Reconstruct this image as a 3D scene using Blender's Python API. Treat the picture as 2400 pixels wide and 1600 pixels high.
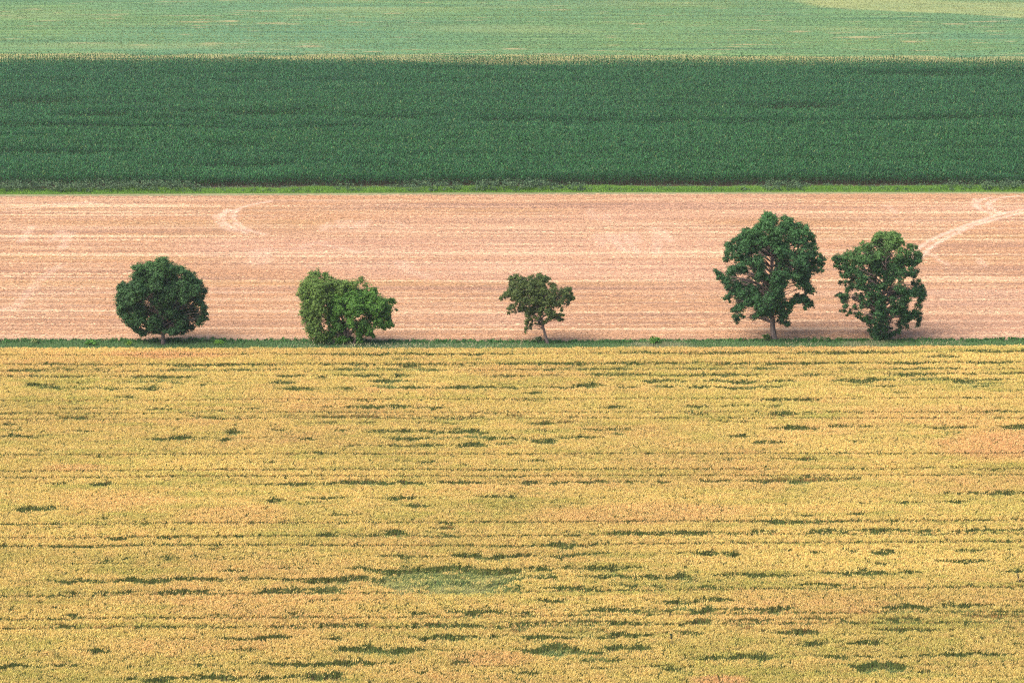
import bpy, math
import numpy as np
from mathutils import Vector

# ------------------------------------------------------------------ clearing
for o in list(bpy.data.objects):
    bpy.data.objects.remove(o)
SC = bpy.context.scene
COL = SC.collection
R = math.radians

# ------------------------------------------------------------------ camera
CAM_H = 72.0
PITCH = R(12.0)
HFOV = R(20.0)
FPX = 1200.0 / math.tan(HFOV / 2)           # focal length in pixels of the 2400 px wide photograph
cam = bpy.data.cameras.new("camera")
cam.sensor_width = 36.0
cam.angle = HFOV
cam.clip_start = 1.0
cam.clip_end = 9000.0
camo = bpy.data.objects.new("camera", cam)
COL.objects.link(camo)
camo.location = (0, 0, CAM_H)
camo.rotation_euler = (R(90) - PITCH, 0, 0)
SC.camera = camo

# ------------------------------------------------------------------ sky, sun, exposure
SUN = Vector((-0.50, -0.42, 0.78)).normalized()
w = bpy.data.worlds.new("World")
SC.world = w
w.use_nodes = True
nt = w.node_tree
sky = nt.nodes.new("ShaderNodeTexSky")
sky.sky_type = 'NISHITA'
sky.sun_disc = False
sky.sun_elevation = math.asin(SUN.z)
sky.sun_rotation = math.atan2(SUN.x, SUN.y)
sky.air_density = 1.0
sky.dust_density = 5.0
sky.ozone_density = 1.0
nt.links.new(sky.outputs[0], nt.nodes["Background"].inputs[0])
nt.nodes["Background"].inputs[1].default_value = 0.12
sun = bpy.data.lights.new("sun", 'SUN')
sun.energy = 1.5
sun.angle = R(58)
sun.color = (1.0, 0.86, 0.68)
suno = bpy.data.objects.new("sun", sun)
COL.objects.link(suno)
suno.location = (-60, 0, 120)
suno.rotation_euler = SUN.to_track_quat('Z', 'Y').to_euler()
vs = SC.view_settings
vs.view_transform = 'Standard'
vs.look = 'None'
vs.exposure = 1.3
vs.gamma = 1.0
SC.cycles.use_denoising = False
SC.cycles.pixel_filter_type = 'BLACKMAN_HARRIS'
SC.cycles.filter_width = 1.15
SC.cycles.max_bounces = 5
SC.cycles.diffuse_bounces = 3
SC.cycles.glossy_bounces = 2
SC.cycles.transmission_bounces = 3
SC.cycles.transparent_max_bounces = 4

# ------------------------------------------------------------------ photograph <-> world
cp, sp = math.cos(PITCH), math.sin(PITCH)


def unproj(u, v, z=0.0):
    """world x, y at height z seen at photograph pixel (u, v)"""
    u = np.asarray(u, float); v = np.asarray(v, float)
    cx = (u - 1200) / FPX; cy = (800 - v) / FPX
    dy = cp + cy * sp; dz = -sp + cy * cp
    t = (z - CAM_H) / dz
    return cx * t, dy * t


def proj(x, y, z):
    rz = z - CAM_H
    d = y * cp - rz * sp
    return 1200 + FPX * x / d, 800 - FPX * (y * sp + rz * cp) / d


class Line:
    """a field boundary: y as a function of x, from photograph points"""
    def __init__(self, pts, z=0.0):
        p = np.array(pts, float)
        self.x, self.y = unproj(p[:, 0], p[:, 1], z)

    def __call__(self, x, off=0.0):
        x = np.asarray(x, float)
        y = np.interp(x, self.x, self.y)
        s0 = (self.y[1] - self.y[0]) / (self.x[1] - self.x[0])
        s1 = (self.y[-1] - self.y[-2]) / (self.x[-1] - self.x[-2])
        y = np.where(x < self.x[0], self.y[0] + (x - self.x[0]) * s0, y)
        y = np.where(x > self.x[-1], self.y[-1] + (x - self.x[-1]) * s1, y)
        return y + off


L_MAIZE_BACK = Line([(0, 127), (1200, 130), (2400, 135)], 2.2)
L_MAIZE_FRONT = Line([(0, 441), (600, 440), (1200, 438), (2400, 436)])
L_GRASS_LOW = Line([(0, 456), (600, 453.5), (1100, 451.5), (1700, 450.5), (2400, 450)])
L_STUB_FAR = Line([(0, 461), (600, 458.5), (1100, 456.2), (1700, 455), (2400, 454.5)])
L_STUB_NEAR = Line([(0, 797.5), (800, 799), (1300, 799), (2000, 796.5), (2400, 796.5)])
L_WHEAT_BACK = Line([(0, 813), (700, 814), (1280, 813.5), (1550, 811.5), (2050, 810.5), (2400, 807.5)], 0.80)

rng = np.random.default_rng(7)


def _hash(ix, iy, seed):
    n = (ix.astype(np.int64) * 374761393 + iy.astype(np.int64) * 668265263 + seed * 1442695041) & 0x7fffffff
    n = ((n ^ (n >> 13)) * 1274126177) & 0x7fffffff
    n = n ^ (n >> 16)
    return (n & 0xffff) / 65535.0


def vnoise(x, y, seed=0):
    x = np.asarray(x, float); y = np.asarray(y, float)
    ix = np.floor(x); iy = np.floor(y)
    fx = x - ix; fy = y - iy
    fx = fx * fx * (3 - 2 * fx); fy = fy * fy * (3 - 2 * fy)
    a = _hash(ix, iy, seed); b = _hash(ix + 1, iy, seed)
    c = _hash(ix, iy + 1, seed); d = _hash(ix + 1, iy + 1, seed)
    return (a * (1 - fx) + b * fx) * (1 - fy) + (c * (1 - fx) + d * fx) * fy


def fbm(x, y, seed=0, octv=3):
    s = 0; a = 1; t = 0
    for k in range(octv):
        s = s + a * vnoise(x * 2 ** k, y * 2 ** k, seed + k * 17); t += a; a *= 0.5
    return s / t


def sstep(a, b, x):
    t = np.clip((x - a) / (b - a), 0, 1)
    return t * t * (3 - 2 * t)


# ------------------------------------------------------------------ mesh helpers
def link_mesh(name, V, F, mat, parent=None, fcol=None, vattr=None, smooth=False, vcol=None):
    V = np.ascontiguousarray(V, np.float32); F = np.ascontiguousarray(F, np.int32)
    me = bpy.data.meshes.new(name)
    n, k = F.shape
    me.vertices.add(len(V)); me.vertices.foreach_set("co", V.ravel())
    me.loops.add(n * k); me.loops.foreach_set("vertex_index", F.ravel())
    me.polygons.add(n)
    me.polygons.foreach_set("loop_start", np.arange(0, n * k, k, dtype=np.int32))
    if smooth:
        me.polygons.foreach_set("use_smooth", np.ones(n, bool))
    if fcol is not None:
        a = me.attributes.new("col", 'FLOAT_COLOR', 'FACE')
        c = np.ones((n, 4), np.float32); c[:, :3] = fcol
        a.data.foreach_set("color", c.ravel())
    for nm, val in (vattr or {}).items():
        a = me.attributes.new(nm, 'FLOAT', 'POINT')
        a.data.foreach_set("value", np.ascontiguousarray(val, np.float32))
    if vcol is not None:
        a = me.attributes.new("col", 'FLOAT_COLOR', 'POINT')
        c = np.ones((len(V), 4), np.float32); c[:, :3] = vcol
        a.data.foreach_set("color", c.ravel())
    me.update(calc_edges=True)
    me.materials.append(mat)
    o = bpy.data.objects.new(name, me)
    COL.objects.link(o)
    if parent is not None:
        o.parent = parent
    return o


def tag(o, label=None, cat=None, kind=None, group=None):
    if label: o["label"] = label
    if cat: o["category"] = cat
    if kind: o["kind"] = kind
    if group: o["group"] = group
    return o


def empty(name, loc):
    o = bpy.data.objects.new(name, None)
    o.empty_display_size = 0.5
    o.location = loc
    COL.objects.link(o)
    return o


class Blades:
    """collects triangles: pointed blades and kite-shaped leaves / ears"""
    def __init__(self):
        self.V = []; self.F = []; self.C = []; self.n = 0

    def _add(self, V, F, C):
        self.V.append(V); self.F.append(F + self.n); self.C.append(C); self.n += len(V)

    def blade(self, P, D, S, C):
        """base P, vector to tip D, half width vector S"""
        N = len(P)
        V = np.stack([P - S, P + S, P + D], 1).reshape(-1, 3)
        F = np.arange(3 * N).reshape(N, 3)
        self._add(V, F, C)

    def kite(self, P, D, S, C, mid=0.45, B=None):
        """base P, tip P+D, half width S at mid; B bends the middle off the line"""
        N = len(P)
        M = P + D * mid + (B if B is not None else 0)
        V = np.stack([P, M - S, P + D, M + S], 1).reshape(-1, 3)
        i = np.arange(N)[:, None] * 4
        F = np.concatenate([i + np.array([[0, 1, 3]]), i + np.array([[1, 2, 3]])], 1).reshape(-1, 3)
        self._add(V, F, np.repeat(C, 2, 0))

    def build(self, name, mat, parent=None):
        V = np.concatenate(self.V); F = np.concatenate(self.F); C = np.concatenate(self.C)
        return link_mesh(name, V, F, mat, parent, fcol=C)


def unit(n, r=rng):
    v = r.normal(size=(n, 3))
    return v / np.linalg.norm(v, axis=1)[:, None]


def hdir(a):
    return np.stack([np.cos(a), np.sin(a), np.zeros_like(a)], 1)


def mixc(a, b, t):
    return np.asarray(a) * (1 - t[:, None]) + np.asarray(b) * t[:, None]


# ------------------------------------------------------------------ materials
def new_mat(name):
    m = bpy.data.materials.new(name)
    m.use_nodes = True
    m.node_tree.nodes.clear()
    return m, m.node_tree.nodes, m.node_tree.links


def plant_mat(name, trans=0.25, rough=0.6, spec=0.25, tint=(1, 1, 1)):
    m, n, l = new_mat(name)
    out = n.new("ShaderNodeOutputMaterial")
    at = n.new("ShaderNodeAttribute"); at.attribute_name = "col"
    p = n.new("ShaderNodeBsdfPrincipled")
    p.inputs["Roughness"].default_value = rough
    p.inputs["Specular IOR Level"].default_value = spec
    t = n.new("ShaderNodeBsdfTranslucent")
    mx = n.new("ShaderNodeMixShader"); mx.inputs[0].default_value = trans
    mul = n.new("ShaderNodeMix"); mul.data_type = 'RGBA'; mul.blend_type = 'MULTIPLY'
    mul.inputs[0].default_value = 1.0
    mul.inputs[7].default_value = (*tint, 1)
    l.new(at.outputs["Color"], mul.inputs[6])
    l.new(mul.outputs[2], p.inputs["Base Color"]); l.new(mul.outputs[2], t.inputs["Color"])
    l.new(p.outputs[0], mx.inputs[1]); l.new(t.outputs[0], mx.inputs[2])
    l.new(mx.outputs[0], out.inputs["Surface"])
    return m


class NG:
    """small helper for procedural surface graphs"""
    def __init__(self, name):
        self.m, self.n, self.l = new_mat(name)
        self.out = self.n.new("ShaderNodeOutputMaterial")
        self.p = self.n.new("ShaderNodeBsdfPrincipled")
        self.p.inputs["Roughness"].default_value = 0.9
        self.p.inputs["Specular IOR Level"].default_value = 0.1
        self.l.new(self.p.outputs[0], self.out.inputs["Surface"])
        self.tc = self.n.new("ShaderNodeTexCoord")

    def noise(self, scale, detail=2.0, rough=0.5, off=(0, 0, 0), dist=0.0):
        mp = self.n.new("ShaderNodeMapping")
        mp.inputs["Scale"].default_value = scale
        mp.inputs["Location"].default_value = off
        self.l.new(self.tc.outputs["Object"], mp.inputs[0])
        t = self.n.new("ShaderNodeTexNoise")
        t.inputs["Scale"].default_value = 1.0
        t.inputs["Detail"].default_value = detail
        t.inputs["Roughness"].default_value = rough
        t.inputs["Distortion"].default_value = dist
        self.l.new(mp.outputs[0], t.inputs["Vector"])
        return t.outputs["Fac"]

    def ramp(self, fac, stops):
        r = self.n.new("ShaderNodeValToRGB")
        e = r.color_ramp.elements
        while len(e) < len(stops): e.new(0.5)
        for k, (p, c) in enumerate(stops):
            e[k].position = p
            e[k].color = (*c, 1) if len(c) == 3 else c
        self.l.new(fac, r.inputs[0])
        return r.outputs[0]

    def step(self, fac, a, b):
        m = self.n.new("ShaderNodeMapRange"); m.interpolation_type = 'SMOOTHSTEP'
        m.inputs[1].default_value = a; m.inputs[2].default_value = b
        self.l.new(fac, m.inputs[0])
        return m.outputs[0]

    def attr(self, name):
        a = self.n.new("ShaderNodeAttribute"); a.attribute_name = name
        return a.outputs["Fac"]

    def math(self, op, a, b):
        m = self.n.new("ShaderNodeMath"); m.operation = op
        for i, x in enumerate((a, b)):
            if isinstance(x, (int, float)): m.inputs[i].default_value = x
            else: self.l.new(x, m.inputs[i])
        return m.outputs[0]

    def mix(self, fac, a, b, mode='MIX'):
        m = self.n.new("ShaderNodeMix"); m.data_type = 'RGBA'; m.blend_type = mode
        for i, x in ((0, fac), (6, a), (7, b)):
            if isinstance(x, (int, float)): m.inputs[i].default_value = x
            elif isinstance(x, tuple): m.inputs[i].default_value = (*x, 1)
            else: self.l.new(x, m.inputs[i])
        return m.outputs[2]

    def bump(self, h, strength, dist):
        b = self.n.new("ShaderNodeBump")
        b.inputs["Strength"].default_value = strength
        b.inputs["Distance"].default_value = dist
        self.l.new(h, b.inputs["Height"])
        self.l.new(b.outputs[0], self.p.inputs["Normal"])

    def done(self, col):
        self.l.new(col, self.p.inputs["Base Color"])
        return self.m


M_WHEAT = plant_mat("wheat_straw", 0.38, 0.7, 0.1)
M_MAIZE = plant_mat("maize_leaf", 0.2, 0.5, 0.18)
M_LEAF = plant_mat("tree_leaf", 0.2, 0.55, 0.25)
M_GRASS = plant_mat("grass_blade", 0.3, 0.6, 0.25)
M_STRAW = plant_mat("stubble_straw", 0.1, 0.7, 0.2)


def mat_bark():
    g = NG("bark")
    n1 = g.noise((6, 6, 1.5), 4, 0.6)
    c = g.ramp(n1, [(0.3, (0.09, 0.068, 0.060)), (0.7, (0.21, 0.165, 0.150))])
    g.bump(n1, 0.6, 0.05)
    return g.done(c)


M_BARK = mat_bark()


def mat_soil(name, a, b):
    g = NG(name)
    n1 = g.noise((0.9, 1.2, 1), 4, 0.6)
    return g.done(g.ramp(n1, [(0.3, a), (0.7, b)]))


M_WSOIL = mat_soil("wheat_soil", (0.10, 0.075, 0.035), (0.16, 0.12, 0.06))
M_MSOIL = mat_soil("maize_soil", (0.05, 0.04, 0.025), (0.08, 0.065, 0.04))
M_VERGE = mat_soil("verge_soil", (0.06, 0.09, 0.03), (0.10, 0.12, 0.05))


def mat_stubble():
    g = NG("stubble_ground")
    at = g.n.new("ShaderNodeAttribute"); at.attribute_name = "col"
    fine = g.noise((2.6, 2.0, 1), 3, 0.65)
    gr = g.ramp(fine, [(0.25, (0.70, 0.68, 0.68)), (0.5, (1, 1, 1)), (0.75, (1.25, 1.25, 1.25))])
    c = g.mix(1.0, at.outputs["Color"], gr, 'MULTIPLY')
    g.bump(fine, 0.4, 0.12)
    return g.done(c)


def stub_rgb(x, y):
    """straw colours of the harvested field: long swaths, thin bright and dull lines, pale and reddish areas"""
    yy = y - L_STUB_NEAR(x) + 340
    wob = (vnoise(x * 0.03, yy * 0.05, 91) - 0.5) * 1.2
    a = fbm(x * 0.011, (yy + wob) * 0.40, 31, 3)
    b = fbm(x * 0.016 + 40, yy * 1.05, 37, 2)
    b2 = fbm(x * 0.05 + 9, yy * 1.6, 39, 2)
    c = vnoise(x * 0.007, yy * 0.17, 43)
    big = fbm(x * 0.018, yy * 0.03, 47, 3)
    grit = vnoise(x * 1.3, yy * 1.1, 51)
    col = mixc((0.295, 0.172, 0.108), (0.350, 0.200, 0.110), sstep(0.25, 0.48, a))
    col = mixc(col, (0.420, 0.268, 0.168), sstep(0.52, 0.80, a))
    col = mixc(col, (0.310, 0.188, 0.080), 0.5 * sstep(0.62, 0.80, c))
    col = mixc(col, (0.400, 0.240, 0.165), 0.55 * sstep(0.48, 0.66, big))
    col = mixc(col, (0.530, 0.375, 0.235), 0.85 * sstep(0.66, 0.78, b))
    col = mixc(col, (0.250, 0.152, 0.108), 0.6 * (1 - sstep(0.22, 0.35, b)) * (0.4 + grit))
    col = mixc(col, (0.470, 0.325, 0.215), 0.5 * sstep(0.60, 0.75, b2))
    col = mixc(col, (0.255, 0.160, 0.110), 0.5 * (1 - sstep(0.25, 0.40, b2)))
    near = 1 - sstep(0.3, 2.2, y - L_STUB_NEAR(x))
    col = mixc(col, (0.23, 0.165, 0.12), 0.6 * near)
    return col


def mat_far_crop():
    g = NG("far_crop")
    s1 = g.noise((0.012, 0.30, 1), 4, 0.6)
    s2 = g.noise((0.030, 0.75, 1), 3, 0.6, (8, 2, 0))
    big = g.noise((0.010, 0.02, 1), 3, 0.5, (3, 1, 0))
    fine = g.noise((0.9, 0.9, 1), 2, 0.6)
    c = g.ramp(s1, [(0.30, (0.070, 0.150, 0.075)), (0.5, (0.105, 0.205, 0.085)), (0.70, (0.155, 0.255, 0.095))])
    c = g.mix(g.math('MULTIPLY', g.step(big, 0.40, 0.65), 0.5), c, (0.085, 0.200, 0.115))
    c = g.mix(1.0, c, g.ramp(s2, [(0.3, (0.70, 0.75, 0.80)), (0.5, (1, 1, 1)), (0.72, (1.3, 1.22, 1.1))]), 'MULTIPLY')
    c = g.mix(1.0, c, g.ramp(fine, [(0.3, (0.8, 0.82, 0.84)), (0.5, (1, 1, 1)), (0.7, (1.18, 1.16, 1.12))]), 'MULTIPLY')
    c = g.mix(g.math('MULTIPLY', g.attr("soil"), 0.85), c, (0.42, 0.28, 0.15))
    yel = g.attr("pale")
    c = g.mix(g.math('MULTIPLY', yel, 0.75), c, g.ramp(s2, [(0.3, (0.19, 0.25, 0.10)), (0.7, (0.36, 0.35, 0.15))]))
    br = g.attr("edge")
    c = g.mix(g.math('MULTIPLY', br, g.step(s2, 0.25, 0.6)), c, (0.36, 0.30, 0.12))
    return g.done(c)


def mat_mown():
    g = NG("mown_strip")
    s = g.noise((0.05, 0.8, 1), 3, 0.6)
    f = g.noise((1.2, 1.0, 1), 3, 0.6)
    c = g.ramp(s, [(0.3, (0.13, 0.14, 0.07)), (0.6, (0.26, 0.25, 0.13)), (0.8, (0.36, 0.30, 0.17))])
    c = g.mix(1.0, c, g.ramp(f, [(0.3, (0.75, 0.75, 0.75)), (0.7, (1.15, 1.15, 1.15))]), 'MULTIPLY')
    return g.done(c)


def mat_ground():
    g = NG("ground_far")
    n1 = g.noise((0.004, 0.012, 1), 4, 0.6)
    return g.done(g.ramp(n1, [(0.35, (0.10, 0.17, 0.07)), (0.65, (0.22, 0.22, 0.10))]))


# ------------------------------------------------------------------ the ground sheets
def strip_sheet(name, ya, yb, xa, xb, nx, ny, mat, z=0.0, attrs=None, zfun=None, colfun=None, pw=1.0):
    xs = np.linspace(xa, xb, nx)
    t = np.linspace(0, 1, ny) ** pw
    X, T = np.meshgrid(xs, t)
    Y = ya(X) * (1 - T) + yb(X) * T
    Z = np.full_like(X, z) if zfun is None else z + zfun(X, Y)
    V = np.stack([X, Y, Z], 2).reshape(-1, 3)
    i = np.arange(nx * ny).reshape(ny, nx)
    F = np.stack([i[:-1, :-1], i[:-1, 1:], i[1:, 1:], i[1:, :-1]], 2).reshape(-1, 4)
    at = attrs(X.ravel(), Y.ravel()) if attrs else None
    vc = colfun(X.ravel(), Y.ravel()) if colfun else None
    return link_mesh(name, V, F, mat, vattr=at, vcol=vc)


g0 = link_mesh("ground", np.array([(-4000, -400, -0.6), (4000, -400, -0.6), (4000, 7000, -0.6), (-4000, 7000, -0.6)]),
               np.array([[0, 1, 2, 3]]), mat_ground())
tag(g0, "broad plain of far farmland under the fields", "ground", "structure")

XW = 260
const = lambda v: (lambda X: np.full_like(X, v))
o = strip_sheet("wheat_soil", const(120.0), L_WHEAT_BACK, -XW, XW, 60, 20, M_WSOIL)
tag(o, "brown soil beneath the standing golden wheat", "soil", "structure")
o = strip_sheet("grass_verge", L_WHEAT_BACK, L_STUB_NEAR, -XW, XW, 120, 6, M_VERGE)
tag(o, "narrow green verge that the five trees stand on", "verge", "structure")

# tyre marks and scattered straw on the stubble, as photograph polylines (x, y) and a half width in metres
TRACKS = []


def trk(ox, oy, s, hw, a, *pts):
    p = np.array(pts, float) / s + np.array([ox, oy])
    x, y = unproj(p[:, 0], p[:, 1])
    # refine
    d = np.concatenate([[0], np.cumsum(np.hypot(np.diff(x), np.diff(y)))])
    q = np.linspace(0, d[-1], max(8, int(d[-1] / 1.0)))
    x = np.interp(q, d, x); y = np.interp(q, d, y)
    for _ in range(3):                       # round the corners
        x[1:-1] = (x[:-2] + x[1:-1] * 2 + x[2:]) / 4
        y[1:-1] = (y[:-2] + y[1:-1] * 2 + y[2:]) / 4
    TRACKS.append((x, y, 0.42 if hw < 0.9 else hw * 0.42, a * 0.85 if hw < 0.9 else a * 0.6))


trk(2000, 440, 4.9, 0.7, 1.0, (1960, 250), (1690, 300), (1450, 380), (1250, 450), (1050, 530), (850, 620), (720, 710), (650, 800))
trk(2000, 440, 4.9, 0.7, 1.0, (1960, 285), (1750, 330), (1600, 370), (1400, 430), (1250, 490), (1100, 560), (980, 620), (870, 700), (800, 760), (740, 830))
trk(2000, 440, 4.9, 0.55, 0.9, (1900, 95), (1700, 110), (1580, 150), (1540, 190), (1570, 240), (1680, 295))
trk(2000, 440, 4.9, 0.55, 0.9, (1600, 110), (1450, 140), (1400, 195), (1440, 250), (1600, 310))
trk(2000, 440, 4.9, 0.5, 0.7, (1420, 125), (1385, 150), (1370, 190), (1400, 225))
trk(2000, 440, 4.9, 0.6, 0.5, (330, 200), (400, 200), (450, 260), (480, 300))
trk(2000, 440, 4.9, 0.6, 0.5, (850, 740), (960, 820), (1080, 890))
trk(2000, 440, 4.9, 0.8, 0.5, (1430, 810), (1500, 900))
trk(500, 440, 3.92, 0.6, 0.8, (520, 125), (380, 150), (250, 180), (190, 220), (180, 290), (230, 350), (330, 400), (480, 430))
trk(500, 440, 3.92, 0.6, 0.8, (140, 200), (90, 240), (80, 290), (120, 340), (300, 420))
trk(500, 440, 3.92, 0.5, 0.6, (30, 250), (20, 300), (80, 360), (200, 410))
trk(1300, 440, 3.92, 1.5, 0.6, (480, 420), (540, 510), (640, 580))
trk(1300, 440, 3.92, 1.3, 0.6, (545, 430), (590, 520))
trk(1300, 440, 3.92, 1.2, 0.6, (640, 430), (690, 520), (760, 600))
trk(1300, 440, 3.92, 1.2, 0.6, (720, 420), (780, 500))
trk(1300, 440, 3.92, 1.6, 0.5, (925, 370), (935, 480), (935, 600))
trk(1300, 440, 3.92, 1.2, 0.6, (1010, 400), (1050, 500))
trk(1300, 440, 3.92, 1.6, 0.4, (390, 430), (440, 540))
trk(1300, 440, 3.92, 1.4, 0.4, (320, 210), (380, 300))
trk(1300, 440, 3.92, 1.4, 0.4, (460, 240), (500, 310))
trk(500, 440, 3.92, 1.3, 0.6, (1060, 320), (1000, 390))
trk(500, 440, 3.92, 1.3, 0.6, (1150, 300), (1140, 360))
trk(500, 440, 3.92, 1.3, 0.6, (1250, 300), (1170, 370))
trk(500, 440, 3.92, 1.3, 0.6, (1340, 310), (1270, 370))
trk(500, 440, 3.92, 1.3, 0.6, (1420, 300), (1370, 365))
trk(500, 440, 3.92, 1.0, 0.5, (1560, 300), (1650, 305), (1800, 360))
trk(500, 440, 3.92, 1.5, 0.5, (800, 560), (830, 520), (1000, 500))
trk(500, 440, 3.92, 1.5, 0.5, (1000, 520), (1210, 560), (1330, 600))
trk(500, 440, 3.92, 2.0, 0.45, (380, 580), (370, 700))
trk(500, 440, 3.92, 2.0, 0.45, (480, 560), (470, 690))
trk(500, 440, 3.92, 2.2, 0.4, (1700, 680), (1780, 760), (2000, 830))
trk(0, 380, 3.92, 1.3, 0.6, (300, 590), (240, 660), (180, 740))
trk(0, 380, 3.92, 1.3, 0.6, (570, 630), (520, 680), (450, 740))
trk(0, 380, 3.92, 1.6, 0.6, (640, 650), (600, 720), (560, 800))
trk(0, 380, 3.92, 0.6, 0.6, (30, 430), (300, 412), (600, 380), (850, 370))
trk(0, 380, 3.92, 0.6, 0.5, (60, 455), (320, 430), (640, 395), (900, 385))
trk(0, 600, 6.82, 1.0, 0.6, (120, 810), (90, 840), (20, 860))
trk(0, 600, 6.82, 1.4, 0.5, (1000, 140), (900, 190), (760, 280), (600, 420), (400, 640), (200, 860))


def stub_attr(X, Y):
    best = np.zeros(len(X))
    wob = (vnoise(X * 0.6, Y * 0.6, 5) - 0.5) * 0.35
    for x, y, hw, a in TRACKS:
        m = np.where((X > x.min() - 4) & (X < x.max() + 4) & (Y > y.min() - 4) & (Y < y.max() + 4))[0]
        if len(m) == 0: continue
        d = np.full(len(m), 1e9)
        for k in range(len(x) - 1):
            ax, ay, bx, by = x[k], y[k], x[k + 1], y[k + 1]
            t = np.clip(((X[m] - ax) * (bx - ax) + (Y[m] - ay) * (by - ay)) / ((bx - ax) ** 2 + (by - ay) ** 2 + 1e-9), 0, 1)
            d = np.minimum(d, np.hypot(X[m] - ax - t * (bx - ax), Y[m] - ay - t * (by - ay)))
        d += wob[m]
        best[m] = np.maximum(best[m], a * (1 - sstep(hw * 0.7, hw * 1.5, d)))
    best = np.clip(best * (0.60 + 0.70 * fbm(X * 0.12, Y * 0.9, 7, 2)), 0, 1)
    return {"track": best}


def stub_z(X, Y):
    return 0.04 * (fbm(X * 0.05, Y * 0.8, 3) - 0.5)


o = strip_sheet("stubble_field", L_STUB_NEAR, L_STUB_FAR, -130, 130, 620, 420, mat_stubble(), zfun=stub_z,
                colfun=lambda X, Y: mixc(stub_rgb(X, Y), (0.56, 0.395, 0.300), 0.9 * stub_attr(X, Y)["track"]))
tag(o, "harvested peach coloured stubble field streaked with pale tyre tracks", "field", "structure")
o = strip_sheet("mown_strip", L_STUB_FAR, L_GRASS_LOW, -XW, XW, 120, 4, mat_mown())
tag(o, "thin grey green mown strip along the far edge of the stubble", "strip", "structure")
o = strip_sheet("far_verge", L_GRASS_LOW, L_MAIZE_FRONT, -XW, XW, 120, 6, M_VERGE)
tag(o, "verge of bright grass along the foot of the maize", "verge", "structure")
o = strip_sheet("maize_soil", L_MAIZE_FRONT, L_MAIZE_BACK, -XW, XW, 80, 20, M_MSOIL)
tag(o, "dark soil beneath the dense maize rows", "soil", "structure")

PALE = unproj(np.array([1830, 1900, 2000, 2100, 2200, 2300, 2450, 2700]), np.array([3, 12, 20, 24, 30, 38, 45, 52]))
PALE2 = unproj(np.array([2000, 2120, 2250, 2400, 2700]), np.array([2, 12, 24, 36, 50]))


def far_attr(X, Y):
    wob = (fbm(X * 0.03, Y * 0.06, 9) - 0.5) * 18
    d = Y + wob - np.interp(X, PALE[0], PALE[1])
    lim = sstep(PALE[0][0] - 4, PALE[0][0] + 14, X)
    wid = np.interp(X, [PALE[0][0], 90, 120], [6, 26, 30])
    pale = sstep(-3, 3, d) * (1 - sstep(wid, wid * 1.8, d)) * lim
    pale = pale * (0.5 + 0.7 * vnoise(X * 0.05, Y * 0.12, 4))
    big = 0.35 * sstep(0.62, 0.8, fbm(X * 0.012, Y * 0.03, 21))
    e = Y - L_MAIZE_BACK(X)
    edge = (1 - sstep(18.5, 22, e + (vnoise(X * 0.1, Y * 0.1, 2) - 0.5) * 5)) * 0.9
    return {"pale": np.clip(np.maximum(pale, big), 0, 1), "edge": np.clip(edge, 0, 1), "soil": far_soil(X, Y)}


def far_soil(x, y):
    s = fbm(x * 0.13, y * 0.5, 111, 3)
    p = vnoise(x * 0.012, y * 0.05, 115)
    e = 1 - sstep(0, 70, y - L_MAIZE_BACK(x))
    return 0.6 * sstep(0.70, 0.84, s + 0.12 * (p - 0.5) + 0.03 * e)


o = strip_sheet("far_field", L_MAIZE_BACK, const(1100.0), -XW, XW, 300, 420, mat_far_crop(), attrs=far_attr, pw=2.0)
tag(o, "light green field of low crop with bare sandy flecks beyond the maize", "field", "structure")

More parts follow.
